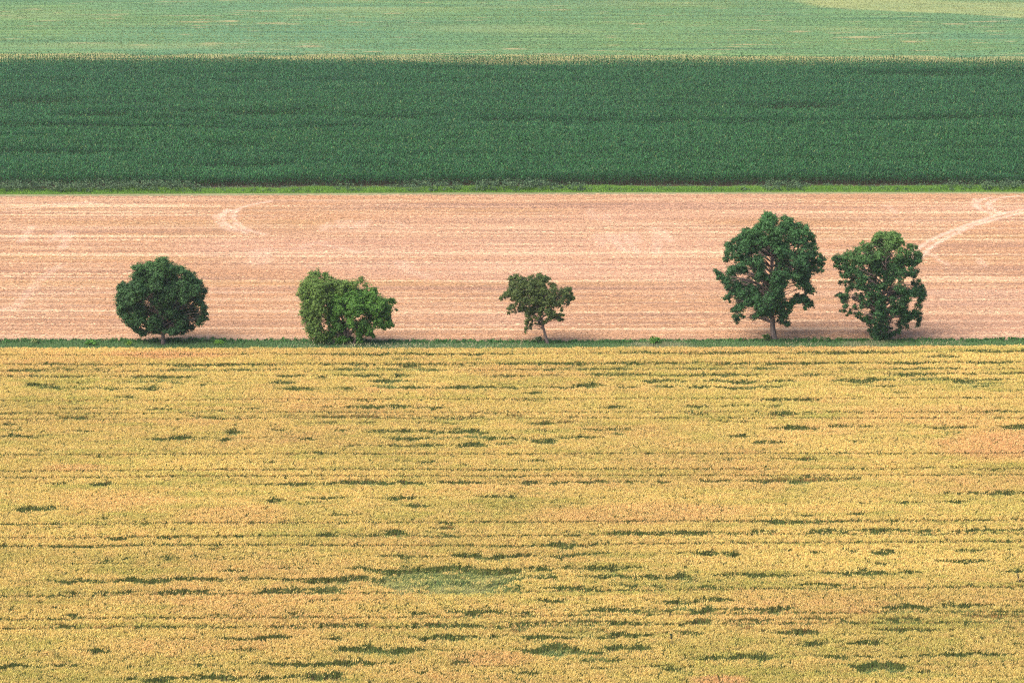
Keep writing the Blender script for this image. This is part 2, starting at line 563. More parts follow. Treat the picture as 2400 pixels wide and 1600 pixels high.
# ------------------------------------------------------------------ wheat: where it lies flat
LODGE = {
 (0, 780, 2.94): [(190,440,203,8),(440,760,208,8),(760,1980,210,14),(0,320,252,18),(320,530,240,14),(620,730,242,12),(1130,1460,243,14),(1500,1870,243,12),(0,100,286,10),(120,640,288,16),(760,1370,291,16),(180,300,348,20),(270,440,370,30),(480,600,330,14),(480,630,370,16),(690,830,373,18),(790,870,330,12),(920,1280,327,18),(910,1130,372,20),(790,930,425,16),(1860,2030,327,20),(1890,2190,375,22),(1340,1430,345,8),(1900,2100,285,20),(430,460,512,14),(510,600,512,14),(770,840,512,10),(990,1170,515,16),(1670,1820,510,12),(400,660,567,18),(1310,1510,567,10),(1690,1770,567,12),(1880,2100,563,8),(0,110,617,14),(80,130,660,8),(0,250,700,24),(1010,1370,716,30),(1490,1600,718,26),(1560,1670,675,34),(1880,1970,662,12),(250,330,795,22),(1760,1900,880,14),(350,450,1018,18),(625,770,1025,30),(1810,2110,1030,24),(1840,1930,1145,24)],
 (700, 780, 2.94): [(100,1450,137,14),(660,770,173,10),(1220,1260,173,12),(100,560,209,14),(600,1140,208,14),(700,840,225,16),(1170,1240,214,10),(1400,1700,206,10),(1640,2060,203,18),(2110,2352,201,14),(140,460,243,14),(560,800,240,16),(800,1000,243,14),(1560,1880,240,14),(1800,2270,240,14),(90,210,293,14),(230,560,284,20),(660,800,282,18),(1320,1620,286,10),(1690,1820,282,12),(1980,2120,278,18),(2140,2352,274,18),(450,800,326,24),(0,130,371,18),(250,370,372,18),(520,700,362,22),(710,830,366,26),(870,1640,368,20),(1700,1880,366,16),(1880,2100,352,30),(2180,2352,362,12),(1560,1700,405,14),(410,540,462,8),(1480,1640,458,8),(330,770,503,34),(160,210,502,14),(870,1010,507,18),(2060,2320,503,12),(20,760,562,12),(420,540,560,18),(860,1330,564,12),(1400,1600,558,10),(110,250,608,16),(380,530,606,10),(800,1100,607,18),(1570,1780,612,22),(1800,1950,602,14),(270,340,664,12),(450,860,663,20),(840,1320,668,36),(1640,1770,660,14),(1910,2352,653,18),(0,140,718,26),(580,860,712,34),(860,1090,706,18),(1090,1520,710,28),(1590,1760,725,50),(1800,2100,705,18),(2170,2240,688,18),(580,1000,763,24),(1080,1320,762,28),(1360,1500,754,18),(300,430,765,20),(130,190,815,14),(700,770,872,10),(820,930,876,18),(1500,1700,870,14),(180,940,1022,36),(0,70,1022,18),(940,1300,1015,18),(1520,1640,1018,28),(1640,1840,1025,14),(1840,2352,1015,26),(50,330,1127,16),(620,820,1130,22),(1240,1390,1117,10),(1440,1500,1115,22)],
 (1400, 780, 2.352): [(150,400,103,10),(410,1000,104,12),(1000,1660,102,12),(1800,1990,123,16),(1960,2352,93,12),(50,470,160,14),(620,860,165,12),(890,1220,165,16),(1300,1490,158,10),(1530,1850,158,12),(2030,2330,154,12),(60,170,190,12),(380,720,190,10),(800,1000,187,12),(1620,1980,187,12),(0,220,222,14),(250,950,226,14),(1080,1330,225,8),(1600,1860,218,14),(1880,2170,216,10),(2200,2352,216,16),(240,490,257,18),(600,950,258,18),(950,1070,258,10),(1290,1640,254,20),(1700,2280,250,20),(2000,2220,278,14),(310,430,290,14),(500,600,290,18),(660,1040,292,16),(1440,1640,284,18),(1620,1690,321,8),(890,1080,364,18),(1090,1220,360,8),(2030,2110,350,8),(490,610,397,18),(680,760,393,14),(930,1010,398,14),(880,1130,440,20),(500,600,440,10),(2130,2352,424,8),(680,820,478,12),(960,1220,517,22),(1280,1400,510,20),(1400,1540,508,8),(1760,2080,512,10),(1930,2010,542,12),(2220,2400,508,24),(720,850,562,16),(860,1040,597,18),(1380,1430,590,14),(670,760,683,12),(950,1050,684,8),(1050,1210,684,24),(2120,2220,750,18),(330,400,812,18),(550,720,800,12),(850,1310,802,30),(1340,1460,798,16),(2010,2400,876,22),(1900,1970,876,10),(1910,2040,922,20)],
 (0, 1150, 2.94): [(90,350,115,40),(280,430,244,14),(2170,2310,290,22),(1840,1920,62,18),(750,870,322,24),(1100,1210,320,20),(1270,1440,312,14),(1410,1550,385,16),(690,760,465,18),(830,910,452,12),(1110,1220,450,22),(1500,1640,540,22),(360,760,608,36),(810,1160,602,34),(1160,1560,597,26),(1640,1730,594,22),(1760,2020,597,24),(2010,2352,600,42),(450,530,684,24),(640,830,688,14),(840,950,676,18),(1060,1300,678,30),(1300,1450,673,14),(1760,1990,683,34),(1990,2352,670,36),(440,540,848,18),(1970,2060,832,14),(1460,1530,838,18),(390,520,906,20),(2190,2352,912,20),(1510,1980,998,36),(1250,1320,1005,18),(2250,2352,1000,18),(600,760,1088,26),(1570,1850,1080,14),(-40,190,1192,34),(360,520,1185,24),(1330,1500,1182,22),(1760,2352,1178,32),(980,1210,1285,38),(860,960,1285,24),(1230,1340,1268,14),(1360,1640,1280,40),(1680,1980,1275,36),(2000,2352,1265,44)],
 (750, 1150, 2.94): [(0,170,37,16),(470,680,40,20),(1080,1220,30,10),(1290,1350,27,20),(570,740,98,24),(100,240,158,14),(820,920,236,22),(0,110,293,20),(220,440,292,22),(430,590,272,50),(830,910,288,16),(1990,2352,278,20),(1560,1760,362,50),(1790,1890,370,18),(390,780,438,22),(930,1310,442,50),(1340,1470,430,24),(1580,1760,436,28),(1760,1990,418,20),(270,1420,530,60),(430,1300,615,120),(0,430,595,40),(1420,1700,520,30),(1700,2220,512,28),(1440,1620,572,46),(1800,2200,578,36),(1230,1420,570,50),(2240,2352,585,34),(0,160,655,20),(1250,1390,655,24),(1540,1900,655,30),(2110,2190,642,34),(2260,2352,640,24),(1480,1680,745,24),(20,100,740,14),(600,760,825,22),(890,1280,822,34),(1360,1510,822,20),(1830,2280,812,34),(0,210,906,26),(240,340,905,16),(600,1090,906,28),(1310,1620,895,34),(1620,2220,890,28),(1310,1420,940,26),(640,1090,998,38),(1170,1250,985,20),(1370,1870,990,34),(1890,2290,985,44),(130,690,1082,54),(1400,1930,1085,72),(1960,2280,1065,46),(0,400,1172,34),(450,560,1168,14),(900,1040,1165,26),(1780,2100,1150,20),(1370,1510,1243,24),(0,140,1255,44),(630,690,1240,14)],
 (1400, 1150, 2.94): [(1800,1860,74,14),(2040,2250,70,16),(1390,1480,158,16),(1730,1830,150,16),(2020,2080,196,14),(1100,1610,208,30),(1610,1700,200,10),(440,750,275,28),(780,1010,280,14),(1060,1230,268,22),(1460,1640,268,38),(1660,1720,265,14),(1790,2080,258,26),(2080,2352,265,14),(660,840,412,40),(870,1000,418,36),(500,570,412,18),(1450,1540,408,14),(1700,1770,397,16),(1890,2050,405,40),(1870,2010,484,24),(440,700,580,44),(810,1370,567,32),(1500,1660,550,12),(1660,2010,558,34),(2080,2240,546,12),(1370,1720,632,22),(550,850,650,22),(440,720,750,24),(720,930,738,30),(440,870,805,38),(890,1080,800,26),(1080,1350,800,28),(1960,2352,785,34),(590,790,885,30),(960,1210,876,30),(1330,1740,868,22),(1970,2200,862,36),(1200,1520,965,38),(960,1060,932,24),(560,700,970,16),(1930,2310,945,24),(1360,1560,1040,36),(1680,1960,1040,40),(640,880,1143,28),(880,1220,1133,44),(1510,1750,1133,22),(1830,1890,1128,20),(2210,2352,1122,26),(2040,2130,1125,16),(440,600,1215,40),(1760,2130,1195,70)],
 (1800, 1200, 3.92): [(1700,2400,150,28),(1740,1940,330,30),(1568,2010,435,36),(2180,2400,522,22),(1600,2050,840,54),(1820,2400,940,50),(2190,2280,1040,26),(1600,1860,1290,44),(1860,2180,1280,60)],
}
TRAM = [((0, 965), (2400, 963)), ((0, 979), (2400, 977)), ((0, 1062), (2400, 1060)), ((0, 1100), (2400, 1095)),
        ((0, 1115), (2400, 1110)), ((0, 1225), (2400, 1216)), ((0, 1256), (1200, 1252), (2400, 1247)), ((0, 1275), (1200, 1275), (2400, 1265)),
        ((0, 1393), (1000, 1386), (2400, 1372)), ((0, 1447), (1000, 1443), (2400, 1429)), ((0, 1467), (1000, 1466), (2400, 1454)),
        ((0, 936), (2400, 930)), ((0, 852), (2400, 846)), ((0, 868), (2400, 862)), ((0, 830), (2400, 822))]
WH = 0.82                                    # height of the standing crop
MU0, MV0, MS = -160, 790, 1.0
MW, MH = 2720, 900
mask = np.zeros((MH, MW), np.float32)        # how far the crop has gone down, laid out on the crop's top plane
for (ox, oy, s), rows in LODGE.items():
    for (x0, x1, yc, hh) in rows:
        u0 = ox + x0 / s; u1 = ox + x1 / s; vc = oy + yc / s; hv = hh / s * 0.46 + 1.0
        ru = (u1 - u0) / 2 * 1.22 + 4; uc = (u0 + u1) / 2
        ia, ib = int(max(0, uc - ru - 8 - MU0)), int(min(MW, uc + ru + 8 - MU0))
        ja, jb = int(max(0, vc - hv * 2.2 - 3 - MV0)), int(min(MH, vc + hv * 2.2 + 3 - MV0))
        if ib <= ia or jb <= ja: continue
        U, Vv = np.meshgrid(np.arange(ia, ib) + MU0, np.arange(ja, jb) + MV0)
        seed = int(x0 * 7 + yc * 13)
        q = (U - uc) / ru
        wav = (vnoise(U / 38.0, U * 0 + seed, 1) - 0.5) * hv * 1.1
        half = hv * (1 - np.abs(q) ** 2.0) * (0.35 + 1.25 * fbm(U / 22.0, U * 0 + seed, 2, 2))
        # sharp upper (back) edge, softer front edge
        d = Vv - vc - 0.5 - wav
        m = sstep(-half - 0.4, -half + 0.8, d) * (1 - sstep(half * 0.7, half * 1.1 + 0.8, d)) * (np.abs(q) < 1)
        # a thin half-fallen line running on past both ends
        rt = ru * 1.9 + 10
        ta, tb = int(max(0, uc - rt - MU0)), int(min(MW, uc + rt - MU0))
        if tb > ta:
            Ut, Vt = np.meshgrid(np.arange(ta, tb) + MU0, np.arange(ja, jb) + MV0)
            wt = vc + 0.5 + (vnoise(Ut / 60.0, Ut * 0 + seed, 9) - 0.5) * 5
            mt = (1 - sstep(0.7, 1.7, np.abs(Vt - wt))) * (1 - np.abs((Ut - uc) / rt) ** 2) * np.clip(1.6 * vnoise(Ut / 20.0, Ut * 0 + seed, 5) - 0.35, 0, 1)
            mask[ja:jb, ta:tb] = np.maximum(mask[ja:jb, ta:tb], 0.55 * mt)
        mask[ja:jb, ia:ib] = np.maximum(mask[ja:jb, ia:ib], m * min(1.0, 0.68 + hv / 14))
# the wide flattened hollow
U, Vv = np.meshgrid(np.arange(MW) + MU0, np.arange(MH) + MV0)
POLY = np.array([(400,585),(560,560),(800,548),(1000,543),(1230,540),(1310,562),(1300,600),(1330,622),(1270,645),(1190,678),(1000,692),(760,690),(560,675),(480,650)], float) / 2.94 + np.array([750, 1150])
sub = (slice(1320 - MV0, 1400 - MV0), slice(860 - MU0, 1230 - MU0))
Us = U[sub] + (vnoise(U[sub] / 14, Vv[sub] / 5, 3) - 0.5) * 60
Vs = Vv[sub] + (vnoise(U[sub] / 22, Vv[sub] / 6, 4) - 0.5) * 16
inside = np.zeros(Us.shape, bool)
for k in range(len(POLY)):
    (xa, ya), (xb, yb) = POLY[k], POLY[(k + 1) % len(POLY)]
    cr = ((ya > Vs) != (yb > Vs)) & (Us < (xb - xa) * (Vs - ya) / (yb - ya + 1e-9) + xa)
    inside ^= cr
big_m = np.zeros((MH, MW), np.float32)
big_m[sub] = inside
mask = np.maximum(mask, big_m)
# crests of crop still half standing across the hollow
for pts in ([(600, 612), (720, 598), (850, 602), (1010, 574), (1150, 560)], [(1010, 610), (1100, 600), (1230, 590), (1400, 566)],
            [(480, 590), (600, 574), (760, 570)], [(560, 655), (700, 640), (900, 650), (1000, 640)]):
    p = np.array(pts, float) / 2.94 + np.array([750, 1150])
    vv = np.interp(Us, p[:, 0], p[:, 1])
    on = (1 - sstep(0.8, 2.4, np.abs(Vs - vv))) * (Us > p[0, 0]) * (Us < p[-1, 0])
    mask[sub] *= 1 - 0.7 * on
    big_m[sub] *= 1 - 0.8 * on


def lookup(img, u, v):
    a = np.clip((u - MU0).astype(int), 0, MW - 1); b = np.clip((v - MV0).astype(int), 0, MH - 1)
    inside = (u > MU0) & (u < MU0 + MW - 1) & (v > MV0) & (v < MV0 + MH - 1)
    return np.where(inside, img[b, a], 0)


def wheat():
    r = np.random.default_rng(11)
    ymin, ymax = 190.0, 345.0
    n = 560000
    # uniform over the trapezoid the photograph sees, plus a margin
    y = np.sqrt(r.uniform((ymin + 55) ** 2, (ymax + 55) ** 2, n)) - 55
    x = (r.uniform(-1, 1, n)) * (0.181 * y + 10)
    k = y < L_WHEAT_BACK(x) + (vnoise(x * 0.8, x * 0, 4) - 0.5) * 0.5
    # sown in rows along x
    yr = np.round(y / 0.22) * 0.22 + r.normal(0, 0.02, n) + 0.07 * (vnoise(x * 0.012, y * 1.25, 17) - 0.5)
    y = np.where(r.random(n) < 0.5, yr, y)
    x = x[k]; y = y[k]; n = len(x)
    u, v = proj(x, y, np.full(n, WH))
    u = u + r.normal(0, 5.0, n); v = v + r.normal(0, 0.9, n)
    m = lookup(mask, u, v)
    flat = lookup(big_m, u + r.normal(0, 9, n), v + r.normal(0, 1.3, n))
    m = np.maximum(m, flat)
    # thin irregular weakness between the hollows
    weak = sstep(0.72, 0.86, fbm(x * 0.16, y * 0.75, 40)) * 0.35
    m = np.maximum(m, weak)
    tram = np.zeros(n)
    for pts in TRAM:
        p = np.array(pts, float)
        tx, ty = unproj(p[:, 0], p[:, 1], WH)
        d = np.abs(y - np.interp(x, tx, ty) + (vnoise(x * 0.1, x * 0, 8) - 0.5) * 0.5)
        tram = np.maximum(tram, 1 - sstep(0.22, 0.40, d))
    h = WH * (0.93 + 0.10 * fbm(x * 0.35, y * 0.5, 12) + 0.06 * (fbm(x * 0.04, y * 0.25, 15) - 0.5)) + r.normal(0, 0.03, n)
    lod = np.clip(m, 0, 1)
    ca_, sa_ = math.cos(1.1), math.sin(1.1)
    al = x * ca_ + y * sa_; ac = -x * sa_ + y * ca_
    ridge = fbm(al * 0.16, ac * 0.85, 44, 2)
    swell = fbm(x * 0.10, y * 0.55, 46, 2)
    h = h * (1 + flat * (3.0 * sstep(0.55, 0.8, swell) + 0.9 * ridge - 0.7))
    h = h * (1 - 0.72 * lod) * (1 - 0.55 * tram * (r.random(n) < 0.9))
    # direction it has fallen: mostly to the right and away
    fall = 0.45 + 1.2 * (fbm(x * 0.12, y * 0.3, 60) - 0.5) + r.normal(0, 0.35, n)
    fall = fall * (1 - flat) + flat * (1.1 + 1.0 * (swell - 0.5) + r.normal(0, 0.2, n))
    fd = hdir(fall)
    tilt = 0.10 + 0.95 * lod
    drift = fbm(x * 0.03, y * 0.09, 72, 3)
    # ripeness
    ripe = fbm(x * 0.045, y * 0.10, 70, 3)
    green = np.clip(sstep(0.45, 0.78, fbm(x * 0.06, y * 0.16, 77, 3)) * 0.45 + 0.55 * vnoise(x * 0.6, y * 0.8, 79) ** 1.5, 0, 1)
    green = np.clip(green + 0.25 * sstep(225, 200, y), 0, 1)
    pink = sstep(0.55, 0.80, ripe) * 0.3 + 0.25 * vnoise(x * 0.9, y * 0.9, 83) ** 2
    for (pu, pv, au, av, s_) in ((390, 829, 170, 12, 0.85), (2360, 1038, 190, 42, 0.75), (2280, 985, 120, 16, 0.4), (1150, 1540, 130, 24, 0.5),
                                 (1680, 1590, 80, 12, 0.8), (1500, 1200, 330, 28, 0.5), (170, 1092, 90, 9, 0.5), (540, 1205, 160, 30, 0.4),
                                 (1900, 812, 330, 10, 0.5), (260, 1170, 200, 26, 0.4)):
        e = ((u - pu) / au) ** 2 + ((v - pv) / av) ** 2
        pink = np.maximum(pink, s_ * (1 - sstep(0.0, 1.4, e + 0.6 * (vnoise(x * 0.3, y * 0.5, 90) - 0.5))))
    green = np.clip(green + 0.55 * sstep(0.55, 0.75, fbm(x * 0.10, y * 0.8, 97, 2)), 0, 1)
    green = green * (1 - pink)
    B = Blades()
    # stems and leaves: green, from the soil to three quarters of the height
    for k in range(3):
        a = r.uniform(0, 2 * np.pi, n)
        P = np.stack([x + r.normal(0, 0.07, n), y + r.normal(0, 0.07, n), np.zeros(n)], 1)
        L = h * r.uniform(0.70, 0.96, n)
        D = np.stack([fd[:, 0] * tilt * 0.8 + r.normal(0, 0.10, n), fd[:, 1] * tilt * 0.8 + r.normal(0, 0.10, n), L], 1)
        S = hdir(a) * (r.uniform(0.022, 0.042, n) * (1 + 0.4 * lod))[:, None]
        c = mixc((0.110, 0.205, 0.058), (0.190, 0.240, 0.075), r.random(n))
        c = mixc(c, (0.065, 0.165, 0.062), lod * 0.65)
        c = mixc(c, (0.34, 0.235, 0.10), np.clip(0.25 * r.random(n) + 0.6 * tram + 0.35 * pink, 0, 0.8))
        pale = flat * np.clip(sstep(0.46, 0.60, ridge) * 0.9 + 0.3 * (r.random(n) - 0.5), 0, 1)
        c = mixc(c, (0.36, 0.34, 0.14), pale * 0.85)
        B.blade(P, D, S, c)
    # ears
    for k in range(6):
        keep = r.random(n) < (1 - 0.78 * lod)
        i = np.where(keep)[0]; q = len(i)
        a = r.uniform(0, 2 * np.pi, q)
        off = r.uniform(-0.17, 0.17, (q, 2))
        L = r.uniform(0.12, 0.20, q)
        z0 = h[i] - L + r.normal(0, 0.035, q)
        lean = r.normal(0, 0.05, (q, 2)) + fd[i] [:, :2] * (0.04 + 0.1 * lod[i])[:, None]
        P = np.stack([x[i] + off[:, 0] + fd[i, 0] * tilt[i] * 0.5 * h[i], y[i] + off[:, 1] + fd[i, 1] * tilt[i] * 0.5 * h[i], np.maximum(z0, 0.05)], 1)
        D = np.stack([lean[:, 0], lean[:, 1], L], 1)
        S = hdir(a) * r.uniform(0.024, 0.042, q)[:, None]
        t = r.random(q)
        c = mixc((0.685, 0.510, 0.150), (0.81, 0.620, 0.240), t)
        c = mixc(c, (0.43, 0.42, 0.105), np.clip(green[i] * 0.75 * (0.5 + r.random(q)), 0, 1))
        c = mixc(c, (0.72, 0.40, 0.20), np.clip(pink[i] * (0.5 + 0.7 * r.random(q)), 0, 1))
        c = mixc(c, (0.40, 0.22, 0.09), (r.random(q) < 0.05) * 0.7)
        c = mixc(c, (0.30, 0.36, 0.12), np.clip(lod[i] * 0.7, 0, 1))
        c = mixc(c, (0.50, 0.27, 0.10), np.clip(tram[i] * 0.6, 0, 1))
        c = c * (r.uniform(0.90, 1.10, q) * (0.86 + 0.28 * drift[i]))[:, None]
        B.kite(P, D, S, c, 0.4)
    o = B.build("wheat", M_WHEAT)
    tag(o, "ripening golden wheat with dark green hollows where it has lodged", "wheat", "stuff")


wheat()

# ------------------------------------------------------------------ stubble straw
def stubble_straw():
    r = np.random.default_rng(5)
    n = 380000
    y = np.sqrt(r.uniform(335 ** 2, 460 ** 2, n)); x = r.uniform(-1, 1, n) * (0.18 * y + 8)
    row = np.round(y / 0.5) * 0.5 + r.normal(0, 0.06, n)
    y = np.where(r.random(n) < 0.6, row, y)
    k = (y > L_STUB_NEAR(x) + 0.2) & (y < L_STUB_FAR(x) - 0.2)
    k &= r.random(n) < (0.25 + 1.1 * fbm(x * 0.03, y * 0.6, 33))
    tr = stub_attr(x, y)["track"]
    k &= r.random(len(x)) > tr * 0.6
    x = x[k]; y = y[k]; tr = tr[k]; n = len(x)
    B = Blades()
    L = r.uniform(0.08, 0.18, n)
    P = np.stack([x, y, np.full(n, -0.02)], 1)
    D = np.stack([r.normal(0, 0.06, n), r.normal(0, 0.06, n), L], 1)
    S = hdir(r.uniform(0, 2 * np.pi, n)) * r.uniform(0.03, 0.06, n)[:, None]
    base = mixc(stub_rgb(x, y), (0.56, 0.395, 0.300), 0.85 * tr)
    c = base * r.uniform(0.80, 1.45, n)[:, None]
    c = mixc(c, (0.20, 0.13, 0.10), (r.random(n) < 0.10) * 0.8)
    B.blade(P, D, S, c)
    # loose straw lying about
    m = n // 3
    i = r.integers(0, n, m)
    P = np.stack([x[i] + r.normal(0, 0.3, m), y[i] + r.normal(0, 0.2, m), r.uniform(0.04, 0.12, m)], 1)
    D = hdir(r.normal(0, 0.5, m)) * r.uniform(0.3, 0.7, m)[:, None]
    S = np.stack([np.zeros(m), np.full(m, 0.03), np.full(m, 0.03)], 1)
    c = base[i] * r.uniform(0.95, 1.5, m)[:, None]
    B.kite(P, D, S, c, 0.5)
    o = B.build("stubble_straw", M_STRAW)
    tag(o, "short cut straw standing in rows on the harvested field", "stubble", "stuff")


stubble_straw()

# ------------------------------------------------------------------ maize
def maize():
    r = np.random.default_rng(21)
    B = Blades()
    y0 = 440.0; y1 = 668.0
    rows = np.arange(y0, y1, 0.75)
    xs = []; ys = []
    for yr in rows:
        hw = 0.181 * yr + 8
        sp_ = 0.42 if yr < 540 else 0.52
        m = int(2 * hw / sp_)
        xs.append(np.linspace(-hw, hw, m) + r.normal(0, 0.08, m)); ys.append(np.full(m, yr) + r.normal(0, 0.06, m))
    x = np.concatenate(xs); y = np.concatenate(ys)
    # rows follow the slight slant of the field's edges
    y = y - 455 + L_MAIZE_FRONT(x)
    k = (y < L_MAIZE_BACK(x)) & (y > L_MAIZE_FRONT(x) + (vnoise(x * 0.25, x * 0, 6)) * 1.2)
    x = x[k]; y = y[k]; n = len(x)
    hn = fbm(x * 0.10, y * 0.22, 50, 3)
    gap = sstep(0.60, 0.74, 0.65 * vnoise(x * 0.022, y * 0.13, 57) + 0.35 * vnoise(x * 0.09, y * 0.4, 58))
    back = 1 - sstep(1, 6, L_MAIZE_BACK(x) - y)
    h = 1.75 + 0.9 * hn + r.normal(0, 0.20, n) * (1 - 0.8 * back) - 1.15 * gap * (1 - back) + back * (0.75 - 0.6 * hn)
    h = h + 0.75 * (vnoise(x * 0.016, y * 0.45, 66) - 0.5) * (1 - back)
    shade = np.exp(r.normal(0, 0.18, n))
    tone = fbm(x * 0.03, y * 0.05, 63, 3)
    far = sstep(470, 640, y)  # distance haze put into the leaf colour towards the back
    nl = 8
    for j in range(nl):
        f = (j + 0.6) / nl
        a = r.uniform(0, 2 * np.pi, n)
        z = h * (0.18 + 0.72 * f)
        P = np.stack([x, y, z], 1)
        ln = r.uniform(0.50, 0.85, n) * (1.0 - 0.35 * max(0, f - 0.6))
        rise = r.uniform(0.05, 0.5, n) + 0.35 * max(0, f - 0.5)
        hd = hdir(a)
        D = hd * ln[:, None]; D[:, 2] = rise - 0.12
        Bn = np.zeros((n, 3)); Bn[:, 2] = r.uniform(0.10, 0.20, n)
        side = np.stack([-hd[:, 1], hd[:, 0], np.zeros(n)], 1)
        S = side * r.uniform(0.055, 0.095, n)[:, None]
        t = r.random(n)
        c = mixc((0.012, 0.066, 0.019), (0.038, 0.145, 0.034), t)
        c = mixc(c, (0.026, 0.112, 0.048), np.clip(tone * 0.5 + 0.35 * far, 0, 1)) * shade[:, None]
        c = mixc(c, (0.17, 0.20, 0.07), (r.random(n) < 0.025) * 0.7)
        B.kite(P, D, S, c, 0.45, Bn)
    # tassels and upright top leaves
    P = np.stack([x, y, h * 0.86 - 0.25 * back], 1)
    D = np.stack([r.normal(0, 0.10, n), r.normal(0, 0.10, n), r.uniform(0.25, 0.5, n) * (1 - 0.6 * back)], 1)
    S = hdir(r.uniform(0, 2 * np.pi, n)) * 0.05
    c = mixc((0.045, 0.13, 0.045), (0.095, 0.165, 0.06), r.random(n))
    B.kite(P, D, S, c, 0.5)
    # stalks
    P = np.stack([x, y, np.zeros(n)], 1)
    D = np.stack([r.normal(0, 0.03, n), r.normal(0, 0.03, n), h * 0.95], 1)
    S = hdir(r.uniform(0, 2 * np.pi, n)) * 0.03
    B.blade(P, D, S, np.tile(np.array([[0.06, 0.11, 0.045]]), (n, 1)))
    o = B.build("maize", M_MAIZE)
    tag(o, "dense dark green maize filling the broad band behind the stubble", "maize", "stuff")


maize()

# ------------------------------------------------------------------ low crop on the far field
def far_crop():
    r = np.random.default_rng(31)
    n = 260000
    y = np.sqrt(r.uniform(640 ** 2, 830 ** 2, n)); x = r.uniform(-1, 1, n) * (0.181 * y + 6)
    y = np.round(y / 0.75) * 0.75 + r.normal(0, 0.08, n)
    att = far_attr(x, y)
    k = (y > L_MAIZE_BACK(x) + 15)
    k &= r.random(n) > 0.9 * att['soil']
    k &= r.random(n) > 0.75 * att['edge'] 
    dens = fbm(x * 0.02, y * 0.25, 81, 3)
    k &= r.random(n) < 0.25 + dens
    pale = att['pale'][k]
    x = x[k]; y = y[k]; n = len(x)
    B = Blades()
    hgt = r.uniform(0.10, 0.20, n)
    P = np.stack([x, y, np.zeros(n)], 1)
    D = np.stack([r.normal(0, 0.15, n), r.normal(0, 0.15, n), hgt], 1)
    S = hdir(r.uniform(0, 2 * np.pi, n)) * r.uniform(0.08, 0.14, n)[:, None]
    a = fbm(x * 0.010, y * 0.22, 131, 3); b = fbm(x * 0.02, y * 0.6, 137, 2); bg = fbm(x * 0.012, y * 0.02, 139, 3)
    c = mixc((0.100, 0.158, 0.060), (0.172, 0.228, 0.072), sstep(0.30, 0.70, a))
    c = mixc(c, (0.085, 0.165, 0.078), 0.7 * sstep(0.45, 0.65, bg))
    c = mixc(c, (0.26, 0.28, 0.13), 0.6 * sstep(0.62, 0.78, b))
    c = mixc(c, (0.055, 0.115, 0.075), 0.7 * (1 - sstep(0.25, 0.38, b)))
    c = mixc(c, (0.27, 0.30, 0.12), np.clip(pale * 0.85, 0, 1))
    lime = (y < L_MAIZE_BACK(x) + 18)
    c = mixc(c, (0.18, 0.33, 0.06), lime * 0.85)
    c = c * r.uniform(0.85, 1.2, n)[:, None]
    B.kite(P, D, S, c, 0.6)
    o = B.build("crop", M_GRASS)
    tag(o, "low pale green crop growing in rows on the farthest field", "crop", "stuff")


far_crop()

# ------------------------------------------------------------------ verges: grass, undergrowth, weeds
def grass_patch(B, r, x, y, h, wd, ca, cb, lean=0.15):
    n = len(x)
    P = np.stack([x, y, np.full(n, -0.02)], 1)
    D = np.stack([r.normal(0, lean, n) * h, r.normal(0, lean, n) * h, h], 1)
    S = hdir(r.uniform(0, 2 * np.pi, n)) * (wd * r.uniform(0.7, 1.3, n))[:, None]
    B.blade(P, D, S, mixc(ca, cb, r.random(n)) if np.ndim(ca) == 1 else ca)


def leaf_puffs(B, r, cx, cy, cz, rad, per, size, ca, cb, squash=0.8):
    """small leaves spread through puffs centred at (cx, cy, cz)"""
    n = len(cx)
    i = np.repeat(np.arange(n), per)
    q = len(i)
    d = unit(q, r) * (r.random(q) ** 0.4)[:, None] * rad[i][:, None]
    d[:, 2] *= squash
    P = np.stack([cx[i], cy[i], cz[i]], 1) + d
    P[:, 2] = np.maximum(P[:, 2], 0.02)
    nrm = unit(q, r); nrm[:, 2] = np.abs(nrm[:, 2]) + 0.2
    t = unit(q, r); t -= nrm * (t * nrm).sum(1)[:, None] / (nrm * nrm).sum(1)[:, None]
    t /= np.linalg.norm(t, axis=1)[:, None] + 1e-9
    s = np.cross(nrm, t); s /= np.linalg.norm(s, axis=1)[:, None] + 1e-9
    L = size * r.uniform(0.7, 1.35, q)
    tone = np.clip(r.normal(0.5, 0.28, n)[i] * 0.6 + r.random(q) * 0.4, 0, 1)
    B.kite(P - t * (L / 2)[:, None], t * L[:, None], s * (L * 0.32)[:, None], mixc(ca, cb, tone), 0.5)


